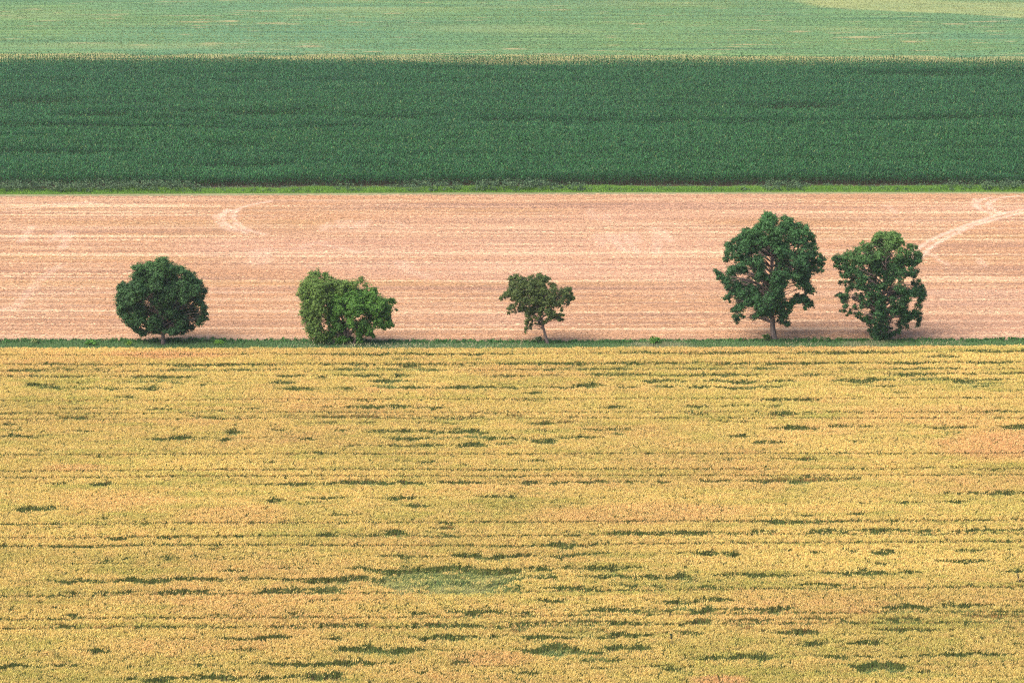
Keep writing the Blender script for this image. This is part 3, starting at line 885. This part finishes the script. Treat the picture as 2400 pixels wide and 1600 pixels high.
def near_verge():
    r = np.random.default_rng(41)
    # dark leafy undergrowth along the back of the verge
    B = Blades()
    n = 2600
    x = r.uniform(-85, 85, n)
    yb = L_STUB_NEAR(x); yf = L_WHEAT_BACK(x)
    clump = fbm(x * 0.22, x * 0, 3, 3)
    y = yb - 0.15 - r.random(n) ** 1.3 * 1.5
    hh = 0.05 + 0.50 * np.clip(clump, 0, 1) ** 1.3 * (1 - 0.3 * (yb - y) / 1.6)
    cz = r.uniform(0.15, 1.0, n) * hh
    ca = np.array((0.018, 0.068, 0.020)); cb = np.array((0.070, 0.200, 0.036))
    leaf_puffs(B, r, x, y, cz, r.uniform(0.15, 0.36, n), 26, 0.15, ca, cb)
    o = B.build("undergrowth", M_LEAF)
    tag(o, "dark leafy undergrowth along the stubble side of the tree verge", "undergrowth", "stuff")
    # softer grass in front, with pale seed heads towards the right
    B = Blades()
    n = 90000
    x = r.uniform(-85, 85, n)
    yb = L_STUB_NEAR(x); yf = L_WHEAT_BACK(x)
    y = yf - 0.3 + r.random(n) * (yb - yf) * 0.88
    tall = fbm(x * 0.3, y * 0.4, 13, 3)
    h = (0.10 + 0.42 * tall) * r.uniform(0.7, 1.2, n)
    t = fbm(x * 0.15, y * 0.2, 19, 3)
    c = mixc((0.085, 0.185, 0.060), (0.175, 0.285, 0.120), np.clip(r.random(n) * 0.6 + t * 0.5, 0, 1))
    dry = sstep(0.52, 0.72, fbm(x * 0.12, y * 0.1, 29)) * sstep(-40, 5, x)
    c = mixc(c, (0.40, 0.36, 0.22), np.clip(dry * r.random(n) * 1.1, 0, 0.9))
    grass_patch(B, r, x, y, h, 0.035, c, None, 0.3)
    m = 3000
    x = r.uniform(-40, 85, m)
    k = r.random(m) < sstep(0.45, 0.65, fbm(x * 0.12, x * 0, 29))
    x = x[k]; m = len(x)
    y = L_WHEAT_BACK(x) + r.uniform(0.0, 2.4, m)
    P = np.stack([x, y, r.uniform(0.55, 0.85, m)], 1)
    D = np.stack([r.normal(0.08, 0.1, m), r.normal(0, 0.08, m), r.uniform(0.15, 0.32, m)], 1)
    S = hdir(r.uniform(0, 2 * np.pi, m)) * 0.03
    B.kite(P, D, S, mixc((0.30, 0.30, 0.16), (0.46, 0.41, 0.26), r.random(m)), 0.5)
    Pb = P.copy(); Pb[:, 2] = 0
    B.blade(Pb, P - Pb + D * 0.3, S * 0.35, np.tile(np.array([[0.28, 0.27, 0.14]]), (m, 1)))
    o = B.build("grass", M_GRASS)
    tag(o, "soft grey green grass between the trees and the wheat", "grass", "stuff")


near_verge()


def far_verge():
    r = np.random.default_rng(43)
    B = Blades()
    n = 90000
    x = r.uniform(-112, 112, n)
    ya = L_GRASS_LOW(x); yb = L_MAIZE_FRONT(x)
    t = r.random(n)
    y = ya + t * (yb - ya) * 0.75
    h = (0.12 + 0.75 * fbm(x * 0.16, y * 0.3, 5, 3) * sstep(0, 0.5, t)) * r.uniform(0.7, 1.2, n)
    c = mixc((0.115, 0.260, 0.040), (0.200, 0.370, 0.060), np.clip(0.5 * r.random(n) + 0.6 * fbm(x * 0.1, y * 0.2, 7), 0, 1))
    grass_patch(B, r, x, y, h, 0.05, c, None, 0.25)
    o = B.build("grass", M_GRASS)
    tag(o, "bright green grass in front of the maize", "grass", "stuff")
    B = Blades()
    n = 3600
    x = r.uniform(-112, 112, n)
    ya = L_GRASS_LOW(x); yb = L_MAIZE_FRONT(x)
    cl = fbm(x * 0.07, x * 0, 8, 3)
    cover = sstep(0.36, 0.56, cl + 0.25 * (x < -55))
    y = yb + r.uniform(-5.0, 0.8, n)
    hh = 0.25 + 1.0 * cover
    k = r.random(n) < 0.25 + cover
    x = x[k]; y = y[k]; hh = hh[k]; n = len(x)
    leaf_puffs(B, r, x, y, r.uniform(0.1, 1, n) * hh, r.uniform(0.3, 0.6, n), 22, 0.22,
               np.array((0.040, 0.085, 0.045)), np.array((0.100, 0.170, 0.075)))
    o = B.build("weeds", M_LEAF)
    tag(o, "dull grey green weeds along the foot of the maize", "weeds", "stuff")


far_verge()

# ------------------------------------------------------------------ trees
def tube(pts, rad, seg=8):
    pts = np.array(pts, float); rad = np.array(rad, float)
    n = len(pts)
    V = []
    for i in range(n):
        d = pts[min(i + 1, n - 1)] - pts[max(i - 1, 0)]
        d /= np.linalg.norm(d) + 1e-9
        a = np.cross(d, (0, 1, 0.13)); a /= np.linalg.norm(a) + 1e-9
        b = np.cross(d, a)
        for k in range(seg):
            t = 2 * np.pi * k / seg
            V.append(pts[i] + (a * np.cos(t) + b * np.sin(t)) * rad[i])
    F = []
    for i in range(n - 1):
        for k in range(seg):
            F.append((i * seg + k, i * seg + (k + 1) % seg, (i + 1) * seg + (k + 1) % seg, (i + 1) * seg + k))
    return np.array(V), np.array(F)


class Tubes:
    def __init__(self):
        self.V = []; self.F = []; self.n = 0

    def add(self, pts, rad, seg=8):
        V, F = tube(pts, rad, seg)
        self.V.append(V); self.F.append(F + self.n); self.n += len(V)

    def build(self, name, mat, parent):
        return link_mesh(name, np.concatenate(self.V), np.concatenate(self.F), mat, parent, smooth=True)


def leaf_cloud(r, lob, dens, leaf, clump, ca, cb, top=None, zr=(0, 10), fill=1.0):
    """lob: rows of x, y, z, radius.  Leaves sit in small clumps spread through every lobe"""
    B = Blades()
    nc = np.maximum(4, (dens * np.maximum(0.2, lob[:, 3] - 0.1) ** 2)).astype(int)
    i = np.repeat(np.arange(len(lob)), nc)
    d = unit(len(i), r) * (r.random(len(i)) ** 0.5 * 1.18)[:, None]
    lump = 1 + 0.30 * np.sin(d[:, 0] * 5 + lob[i, 0] * 9) * np.sin(d[:, 2] * 5 + lob[i, 2] * 7)
    C = lob[i, :3] + d * (np.maximum(0.16, lob[i, 3] - 0.12) * lump)[:, None]
    C[:, 2] += 0.06
    cr = clump * np.exp(r.normal(0, 0.35, len(i)))
    per = 14
    j = np.repeat(np.arange(len(i)), per); q = len(j)
    e = unit(q, r) * (r.random(q) ** 0.5)[:, None] * cr[j][:, None]
    e[:, 2] *= 0.7
    P = C[j] + e
    outw = d[j] + 0.8 * e / cr[j][:, None] + np.array([0, 0, 0.55])
    nrm = outw + unit(q, r) * 0.8
    nrm /= np.linalg.norm(nrm, axis=1)[:, None]
    t = unit(q, r); t -= nrm * (t * nrm).sum(1)[:, None]
    t /= np.linalg.norm(t, axis=1)[:, None] + 1e-9
    s = np.cross(nrm, t)
    L = leaf * r.uniform(0.7, 1.3, q)
    tc = np.clip(r.normal(0.45, 0.32, len(i)), 0, 1) ** 1.3
    tone = np.clip(tc[j] * 0.65 + r.random(q) * 0.35, 0, 1)
    c = mixc(ca, cb, tone)
    if top is not None:                      # yellower high in the crown: partly young leaves, partly sun painted into the colour
        hz = sstep(zr[0], zr[1], P[:, 2]) * r.uniform(0.4, 1.0, q)
        c = mixc(c, top, hz)
    B.kite(P - t * (L / 2)[:, None], t * L[:, None], s * (L * 0.36)[:, None], c, 0.5)
    return B


def lobes_from(data, ox, oy, s, ub, vb, r, depth=0.85, jitter=0.25, both=True, tie=0.5):
    """photograph blobs -> lobes around the trunk base, given real depth to either side of the trunk"""
    d = np.array(data, float)
    bx, by = unproj(ub, vb)
    dist = float(np.hypot(by * cp + CAM_H * sp, 0))
    px = FPX / dist
    X = (ox + d[:, 0] / s - ub) / px
    Z = (vb - (oy + d[:, 1] / s)) / px / cp
    Rr = d[:, 2] / s / px
    cx = (X.min() + X.max()) / 2; cz = (Z.min() + Z.max()) / 2
    rx = (X.max() - X.min()) / 2 + 0.3; rz = (Z.max() - Z.min()) / 2 + 0.3
    q = np.clip(1 - ((X - cx) / rx) ** 2 - ((Z - cz) / rz) ** 2, 0, 1) ** 0.5
    dep = q * min(rx, rz) * depth
    out = []
    for k in range(len(X)):
        sg = 1 if k % 2 else -1
        y0 = sg * dep[k] * r.uniform(0.3, 0.95) + r.normal(0, jitter)
        # keep the height seen in the photograph true when the lobe moves in depth
        out.append((X[k], y0, Z[k] - y0 * math.tan(PITCH), Rr[k]))
        if both and dep[k] > 0.9 and r.random() < 0.75:
            y1 = -sg * dep[k] * r.uniform(0.4, 0.95)
            out.append((X[k] + r.normal(0, 0.15), y1, Z[k] - y1 * math.tan(PITCH), Rr[k] * r.uniform(0.8, 1.0)))
    out = np.array(out)
    # smaller sprays that tie neighbouring boughs together
    extra = []
    for k in range(len(out)):
        dd = np.linalg.norm(out[:, :3] - out[k, :3], axis=1)
        for j in np.argsort(dd)[1:4]:
            if dd[j] < 2.2 and r.random() < tie:
                t = r.uniform(0.35, 0.65)
                p = out[k] * (1 - t) + out[j] * t
                p[:3] += r.normal(0, 0.12, 3)
                p[3] *= r.uniform(0.6, 0.85)
                extra.append(p)
    if extra:
        out = np.concatenate([out, np.array(extra)])
    out[:, 2] = np.maximum(out[:, 2], out[:, 3] * 0.7)
    return out, (float(bx), float(by)), px


def limbs(T, r, stem, rad, lob, every=3, thick=0.05):
    """a tapered trunk through stem points and limbs from it to the lobes"""
    T.add(stem, rad, 10)
    stem = np.array(stem, float)
    q = np.linspace(0, len(stem) - 1, 24)
    fine = np.stack([np.interp(q, np.arange(len(stem)), stem[:, k]) for k in range(3)], 1)
    frad = np.interp(q, np.arange(len(stem)), rad)
    for k in range(0, len(lob), every):
        p = lob[k, :3]
        below = fine[:, 2] < p[2] - 0.25 * np.hypot(p[0] - fine[:, 0], p[1] - fine[:, 1])
        i = np.where(below)[0]
        i = i[-1] if len(i) else 3
        i = max(i, 6)
        a = fine[i]
        m1 = a * 0.65 + p * 0.35 + np.array([r.normal(0, 0.1), r.normal(0, 0.1), 0.12 * np.linalg.norm(p - a)])
        m2 = a * 0.3 + p * 0.7 + np.array([r.normal(0, 0.1), r.normal(0, 0.1), 0.10 * np.linalg.norm(p - a)])
        r0 = min(frad[i] * 0.6, thick * (0.6 + 0.25 * np.linalg.norm(p - a)))
        T.add([a, m1, m2, p], [r0 * 0.8, r0 * 0.55, r0 * 0.32, r0 * 0.12], 6)


def pts_local(data, ox, oy, s, ub, vb, px):
    return [((ox + a / s - ub) / px, 0.0, (vb - (oy + b / s)) / px / cp) for a, b in data]


GROUP = "trees standing along the verge"

# --- round dense tree, leftmost
T1 = [(960,260,90),(925,200,35),(620,340,95),(530,345,50),(760,330,100),(860,300,95),(1080,370,105),(1180,350,65),(1270,430,85),(1330,520,90),(560,500,110),(420,570,90),(350,560,40),(320,640,85),(265,645,32),(380,690,90),(440,660,100),(1440,570,75),(1440,680,85),(330,760,85),(290,830,70),(235,825,26),(400,780,100),(400,900,100),(330,900,95),(300,1000,75),(420,1100,105),(500,1220,75),(620,1290,60),(570,1320,40),(760,1230,90),(1040,1270,75),(1180,1240,85),(1290,1200,80),(1440,1120,80),(1500,1065,45),(1550,1085,25),(1500,930,65),(1430,840,85),(1330,760,80),(700,500,130),(900,460,140),(1100,560,140),(1250,650,115),(600,650,125),(800,620,100),(500,800,115),(880,800,140),(1060,740,120),(1200,960,125),(1000,950,145),(760,960,145),(580,960,125),(560,1100,120),(780,1110,130),(980,1120,130),(1180,1110,110),(1350,1000,105),(880,600,110),(1000,650,100),(700,420,100),(1000,360,100),(880,1220,70),(1190,760,95),(1260,810,85),(1180,840,85),(1300,560,80),(640,760,80),(720,700,60)]
r = np.random.default_rng(101)
lob, (bx, by), px = lobes_from(T1, 240, 575, 6.273, 382, 808, r, tie=0.8)
root = empty("deciduous_tree", (bx, by, 0))
tag(root, "round dense dark green tree on a short straight trunk, leftmost of the five", "tree", group=GROUP)
B = leaf_cloud(r, lob, 217, 0.146, 0.223, (0.012, 0.046, 0.016), (0.068, 0.165, 0.050), (0.070, 0.165, 0.045), (7.5, 11.5))
B.build("crown", M_LEAF, root)
T = Tubes()
st = pts_local([(888, 1440), (893, 1330), (905, 1200), (900, 950), (910, 700), (940, 450)], 240, 580, 6.273, 382, 808, px)
st[0] = (st[0][0], 0, -0.15)
limbs(T, r, st, [0.27, 0.21, 0.19, 0.16, 0.11, 0.05], lob, 2)
T.build("trunk", M_BARK, root)

# --- bushy tree with a feathery pale side
T2A = [(520,260,80),(420,330,70),(440,260,30),(650,290,65),(730,320,30),(360,430,95),(500,400,110),(640,400,110),(770,390,80),(300,560,85),(240,580,25),(420,540,115),(560,520,130),(380,680,115),(520,680,130),(640,620,130),(340,850,85),(285,860,30),(450,830,130),(580,820,120),(400,960,105),(520,980,130),(420,1090,85),(540,1120,110),(640,1180,90),(460,1170,60),(1180,370,70),(1190,325,30),(1100,440,85),(1240,430,65),(920,430,80),(850,480,90),(1000,450,75),(700,480,90),(520,1240,80),(640,1260,80),(830,420,75),(900,510,85),(990,410,60),(1050,390,50),(860,380,45),(740,440,80),(820,560,90)]
T2B = [(760,560,110),(920,540,120),(1060,560,120),(1200,600,120),(1330,540,95),(1390,500,45),(1380,620,110),(1480,700,105),(1580,660,50),(1650,645,28),(1590,770,80),(1690,795,14),(1540,870,85),(1590,1000,55),(1640,1020,30),(1500,1050,55),(1420,960,105),(1300,880,115),(1120,780,140),(950,720,140),(780,720,130),(800,820,100),(1000,870,90),(1200,1000,105),(1320,1080,60),(1060,1010,80),(860,1030,105),(720,920,115),(740,1100,100),(900,1140,80),(1150,1130,80),(1290,1130,55),(1360,1190,32),(700,1250,80),(850,1260,90),(1000,1250,90),(1150,1240,70),(1230,760,110),(940,1230,70),(840,640,110),(880,780,110),(1000,640,110),(1080,690,110),(1300,760,100),(1400,820,90),(1500,780,70)]
r = np.random.default_rng(102)
lobB, (bx, by), px = lobes_from(T2B, 660, 600, 6.273, 812, 809, r)
lobA, _, _ = lobes_from(T2A, 660, 600, 6.273, 812, 809, r, depth=0.6)
root = empty("bushy_tree", (bx, by, 0))
tag(root, "wide bushy tree leafy down to the ground, feathery yellow green on its left side", "tree", group=GROUP)
leaf_cloud(r, lobB, 217, 0.139, 0.223, (0.026, 0.095, 0.015), (0.130, 0.285, 0.042)).build("crown", M_LEAF, root)
oc = leaf_cloud(r, lobA, 152, 0.118, 0.210, (0.050, 0.115, 0.022), (0.190, 0.300, 0.065)).build("crown", M_LEAF, root)
tag(oc, "feathery yellow green side of the crown")
T = Tubes()
for (pa, pb, k0) in (([(960, 1310), (985, 1100), (1050, 850), (1100, 600)], [0.2, 0.14, 0.10, 0.04], 0),
                     ([(880, 1310), (800, 1120), (700, 900), (600, 600)], [0.16, 0.12, 0.08, 0.03], 1),
                     ([(1040, 1310), (1130, 1150), (1280, 950), (1400, 750)], [0.16, 0.12, 0.08, 0.03], 2),
                     ([(820, 1310), (640, 1150), (520, 850), (500, 400)], [0.14, 0.10, 0.06, 0.02], 3)):
    st = pts_local(pa, 660, 600, 6.273, 812, 809, px)
    st[0] = (st[0][0], 0, -0.1)
    T.add(st, pb, 8)
lm = np.concatenate([lobA, lobB])
st = pts_local([(950, 1310), (930, 1150), (900, 950), (880, 700)], 660, 600, 6.273, 812, 809, px)
st[0] = (st[0][0], 0, -0.1)
limbs(T, r, st, [0.2, 0.15, 0.1, 0.05], lm, 3, 0.035)
T.build("trunk", M_BARK, root)

# --- small leaning tree
T3 = [(540,370,75),(460,390,55),(570,330,30),(650,390,65),(780,365,55),(930,350,65),(935,315,25),(1020,380,75),(1090,395,45),(500,470,85),(620,490,95),(740,470,95),(860,450,95),(980,480,85),(470,590,95),(400,640,75),(330,680,45),(310,715,20),(560,640,95),(680,610,105),(800,600,105),(920,600,105),(1020,600,75),(1150,495,55),(1180,560,65),(1290,570,65),(1390,550,55),(1440,535,35),(1350,640,85),(1240,650,85),(1130,680,85),(1440,700,55),(1490,690,20),(1390,765,60),(1290,765,80),(1180,780,95),(1060,770,95),(940,740,105),(820,740,105),(700,740,95),(580,720,60),(500,715,55),(520,840,65),(440,870,45),(430,935,35),(540,910,45),(650,860,75),(740,880,85),(850,880,85),(960,900,85),(1070,900,85),(1160,960,75),(1220,1020,55),(1270,1050,25),(1100,1000,65),(760,980,60),(780,1040,45),(740,1110,38),(715,1180,30),(710,1245,20),(900,1040,30),(920,1110,26),(1040,1080,40),(990,1100,35),(1290,900,35),(1265,970,32),(800,1120,20)]
r = np.random.default_rng(103)
lob, (bx, by), px = lobes_from(T3, 1130, 600, 6.97, 1284, 806, r)
root = empty("leaning_tree", (bx, by, 0))
tag(root, "smallest tree, olive green with a thin trunk leaning to the left", "tree", group=GROUP)
leaf_cloud(r, lob, 246, 0.118, 0.184, (0.030, 0.060, 0.018), (0.140, 0.190, 0.052)).build("crown", M_LEAF, root)
T = Tubes()
st = pts_local([(1078, 1440), (1030, 1290), (992, 1140), (968, 1040), (920, 880), (860, 680), (820, 480)], 1130, 600, 6.97, 1284, 806, px)
st[0] = (st[0][0], 0, -0.12)
limbs(T, r, st, [0.21, 0.16, 0.135, 0.12, 0.09, 0.06, 0.03], lob, 2)
T.build("trunk", M_BARK, root)

# --- tallest tree
T4 = [(700,120,45),(740,180,58),(650,190,58),(615,250,50),(690,260,80),(770,210,45),(880,160,40),(930,190,52),(960,240,58),(880,270,70),(1050,240,45),(1125,250,40),(1110,310,58),(1030,320,58),(490,310,52),(470,275,25),(540,330,48),(440,350,45),(600,330,68),(800,330,78),(960,360,78),(1150,370,58),(370,390,45),(430,420,58),(520,410,68),(640,420,78),(760,420,78),(880,440,78),(1040,430,78),(1160,460,58),(1210,490,38),(1215,415,18),(285,440,42),(350,480,58),(280,520,40),(290,590,42),(370,560,55),(460,490,68),(560,500,65),(690,500,65),(820,520,78),(940,540,65),(1060,540,78),(1150,570,58),(1250,610,40),(1295,580,28),(1325,600,14),(1280,650,35),(1270,715,38),(1200,660,55),(480,590,68),(580,620,75),(420,670,50),(350,700,58),(290,745,50),(200,745,35),(145,715,18),(200,805,28),(270,820,50),(360,800,65),(450,720,45),(620,690,65),(1060,660,78),(960,640,78),(860,640,78),(1130,760,68),(1010,770,70),(880,760,78),(770,800,75),(660,790,62),(580,780,50),(480,850,68),(390,880,58),(300,890,42),(310,980,38),(268,1020,14),(350,950,45),(430,970,68),(540,930,78),(660,920,78),(780,900,78),(900,850,70),(1040,850,72),(1140,850,65),(1170,930,55),(480,1050,68),(420,1120,55),(365,1140,34),(370,1210,38),(450,1200,35),(400,1280,26),(590,1040,78),(700,1040,78),(820,1000,78),(640,1140,55),(590,1200,35),(560,1230,20),(720,1160,68),(820,1120,78),(920,1080,55),(950,1160,35),(900,1210,48),(930,1280,40),(945,1310,24),(870,1250,32),(720,1230,35),(1000,1040,50),(1100,1020,55),(1170,1060,50),(1215,1100,26),(1110,1120,36),(1060,980,42)]
r = np.random.default_rng(104)
lob, (bx, by), px = lobes_from(T4, 1640, 480, 4.61, 1814, 797, r)
root = empty("deciduous_tree", (bx, by, 0))
tag(root, "tallest tree of the row, open dark green crown above a thick bare trunk", "tree", group=GROUP)
leaf_cloud(r, lob, 217, 0.146, 0.223, (0.012, 0.048, 0.018), (0.064, 0.178, 0.054), (0.066, 0.180, 0.050), (11, 16)).build("crown", M_LEAF, root)
T = Tubes()
st = pts_local([(806, 1460), (788, 1340), (779, 1230), (775, 1000), (762, 720), (755, 500), (730, 250)], 1640, 480, 4.61, 1814, 797, px)
st[0] = (st[0][0], 0, -0.15)
limbs(T, r, st, [0.42, 0.31, 0.27, 0.22, 0.17, 0.10, 0.04], lob, 2)
T.build("trunk", M_BARK, root)

# --- broad tree clothed to the foot
T5 = [(700,180,55),(770,210,65),(720,150,25),(850,165,52),(930,180,42),(900,240,75),(640,230,52),(700,280,70),(810,300,88),(930,300,55),(975,290,30),(505,268,26),(560,310,55),(460,340,52),(440,390,45),(600,350,65),(310,400,45),(200,440,52),(145,480,32),(260,470,65),(360,470,65),(185,545,36),(280,570,50),(370,580,65),(450,500,75),(540,470,88),(680,420,88),(800,430,88),(920,430,78),(1090,305,45),(1155,320,36),(1060,400,55),(1140,400,55),(1215,410,36),(1180,490,45),(1215,605,34),(1100,520,78),(1000,500,78),(880,540,88),(760,560,88),(640,580,88),(520,620,75),(430,670,50),(330,650,50),(225,660,28),(280,740,40),(320,830,45),(210,905,32),(300,910,55),(340,970,52),(280,1040,48),(330,1090,26),(285,1095,22),(400,800,52),(480,800,55),(500,710,62),(590,800,50),(690,720,88),(820,700,88),(930,640,80),(1060,640,60),(1150,640,58),(1165,740,42),(1200,800,58),(1250,880,55),(1290,890,24),(1215,940,52),(1120,850,65),(1020,900,78),(900,820,75),(740,800,65),(640,880,68),(540,900,52),(465,930,40),(550,1000,52),(490,1060,42),(465,1125,22),(640,1010,68),(720,960,68),(840,960,65),(960,1010,78),(1080,1000,65),(1180,1040,58),(1200,1130,58),(1235,1190,40),(1200,1265,42),(1110,1160,68),(1000,1130,78),(870,1100,75),(740,1090,75),(660,1150,68),(570,1200,45),(540,1180,24),(640,1240,58),(740,1210,68),(850,1200,60),(1000,1240,55),(1080,1290,42),(960,1330,32),(660,1320,58),(760,1310,68),(870,1310,52),(910,1375,30),(700,1400,58),(800,1400,52),(660,1400,42)]
r = np.random.default_rng(105)
lob, (bx, by), px = lobes_from(T5, 1920, 520, 5.227, 2060, 796, r)
root = empty("deciduous_tree", (bx, by, 0))
tag(root, "broad dark green tree at the right end, leafy down its hidden trunk", "tree", group=GROUP)
leaf_cloud(r, lob, 217, 0.139, 0.217, (0.012, 0.048, 0.017), (0.062, 0.170, 0.050), (0.130, 0.245, 0.056), (8.5, 13.5)).build("crown", M_LEAF, root)
T = Tubes()
st = pts_local([(735, 1445), (745, 1300), (760, 1100), (775, 850), (790, 550), (800, 280)], 1920, 520, 5.227, 2060, 796, px)
st[0] = (st[0][0], 0, -0.15)
limbs(T, r, st, [0.34, 0.28, 0.24, 0.18, 0.11, 0.04], lob, 2)
T.build("trunk", M_BARK, root)


# ------------------------------------------------------------------ shrubs one can tell apart on the verges
def shrub(name, label, u, v, wd, ht, ca, cb, seed, leaf=0.16, cat="shrub", group=None):
    r = np.random.default_rng(seed)
    x, y = unproj(u, v)
    root = empty(name, (float(x), float(y), 0))
    tag(root, label, cat, group=group)
    n = max(6, int(14 * wd))
    a = r.uniform(0, 2 * np.pi, n); q = np.sqrt(r.random(n))
    lob = np.stack([np.cos(a) * q * wd * 0.42, np.sin(a) * q * wd * 0.35,
                    ht * (0.25 + 0.55 * r.random(n) * (1 - 0.5 * q)), np.full(n, 0.22 * min(wd, ht * 1.3))], 1)
    leaf_cloud(r, lob, 90, leaf, 0.2, ca, cb).build("foliage", M_LEAF, root)
    T = Tubes()
    for k in range(0, n, 2):
        T.add([(0, 0, -0.05), lob[k, :3] * np.array([0.6, 0.6, 0.5]), lob[k, :3]], [0.03, 0.02, 0.008], 5)
    T.build("stem", M_BARK, root)
    return root


SG = "shrubs on the verges"
shrub("shrub", "fresh green shrub bulging above the verge between the leaning and tallest trees", 1537, 808, 1.5, 1.15, (0.04, 0.13, 0.02), (0.12, 0.28, 0.04), 201, group=SG)
shrub("shrub", "bright lime green tuft on the verge right of the round tree", 515, 808, 1.2, 0.75, (0.09, 0.22, 0.025), (0.17, 0.36, 0.04), 202, 0.12, group=SG)
shrub("shrub", "small olive shrub at the left foot of the tallest tree", 1797, 799, 0.9, 1.0, (0.04, 0.10, 0.025), (0.13, 0.19, 0.05), 203, group=SG)
shrub("shrub", "yellow green sprig just left of the round tree's trunk", 303, 812, 0.6, 0.8, (0.12, 0.24, 0.03), (0.22, 0.36, 0.05), 204, 0.12, group=SG)
shrub("shrub", "low green shrub left of the yellow green sprig on the verge", 213, 810, 1.4, 0.75, (0.05, 0.16, 0.025), (0.12, 0.28, 0.04), 205, group=SG)
shrub("shrub", "pale feathery weed topping the verge near the left edge", 80, 806, 0.9, 0.9, (0.13, 0.19, 0.06), (0.27, 0.32, 0.12), 206, 0.12, group=SG)
shrub("shrub", "dusky olive shrub behind the leaning tree's trunk", 1265, 802, 0.9, 0.75, (0.04, 0.08, 0.03), (0.10, 0.14, 0.05), 207, group=SG)
shrub("sapling", "tiny lone sapling sticking up at the far edge of the maize", 2093, 135, 0.45, 1.0, (0.05, 0.11, 0.04), (0.11, 0.18, 0.08), 208, 0.15, cat="sapling")


# ------------------------------------------------------------------ tall weeds standing in the wheat
def weed(label, u, v, ht, lean, seed):
    r = np.random.default_rng(seed)
    x, y = unproj(u, v)
    root = empty("weed", (float(x), float(y), 0))
    tag(root, label, "weed", group="dark weeds standing in the wheat")
    T = Tubes()
    pts = [(0, 0, -0.05), (lean * 0.35, 0.0, ht * 0.4), (lean * 0.75, 0.02, ht * 0.75), (lean, 0.02, ht)]
    T.add(pts, [0.03, 0.026, 0.02, 0.01], 6)
    T.build("stem", M_BARK, root)
    n = 70
    t = r.uniform(0.25, 1.0, n)
    P = np.stack([np.interp(t, [0, 0.4, 0.75, 1], [p[k] for p in pts]) for k in range(3)], 1)
    D = hdir(r.uniform(0, 2 * np.pi, n)) * 0.2; D[:, 2] = 0.1
    S = np.cross(D, np.array([[0.3, 0.2, 1.0]])); S = S / np.linalg.norm(S, axis=1)[:, None] * 0.05
    B = Blades()
    B.kite(P, D, S, mixc((0.02, 0.04, 0.02), (0.05, 0.09, 0.03), r.random(n)), 0.5)
    B.build("leaves", M_LEAF, root)


weed("dark leaning weed at the right edge of the wheat", 2394, 1385, 1.75, -0.45, 301)
weed("dark thin weed among the wheat in the lower right", 1579, 1527, 1.45, -0.28, 302)

# ------------------------------------------------------------------ thin summer haze
def haze():
    xa, xb, ya, yb, za, zb = -4100, 4100, -450, 7100, -1.6, 73.5
    V = [(x, y, z) for x in (xa, xb) for y in (ya, yb) for z in (za, zb)]
    F = [(0, 1, 3, 2), (4, 6, 7, 5), (0, 4, 5, 1), (2, 3, 7, 6), (0, 2, 6, 4), (1, 5, 7, 3)]
    m, n, l = new_mat("haze")
    out = n.new("ShaderNodeOutputMaterial")
    p = n.new("ShaderNodeVolumePrincipled")
    p.inputs["Color"].default_value = (0.86, 0.93, 1.0, 1)
    p.inputs["Density"].default_value = 0.00007
    p.inputs["Anisotropy"].default_value = 0.2
    l.new(p.outputs[0], out.inputs["Volume"])
    o = link_mesh("haze", np.array(V, float), np.array(F), m)
    tag(o, "thin pale haze over the fields", "haze", "stuff")


haze()
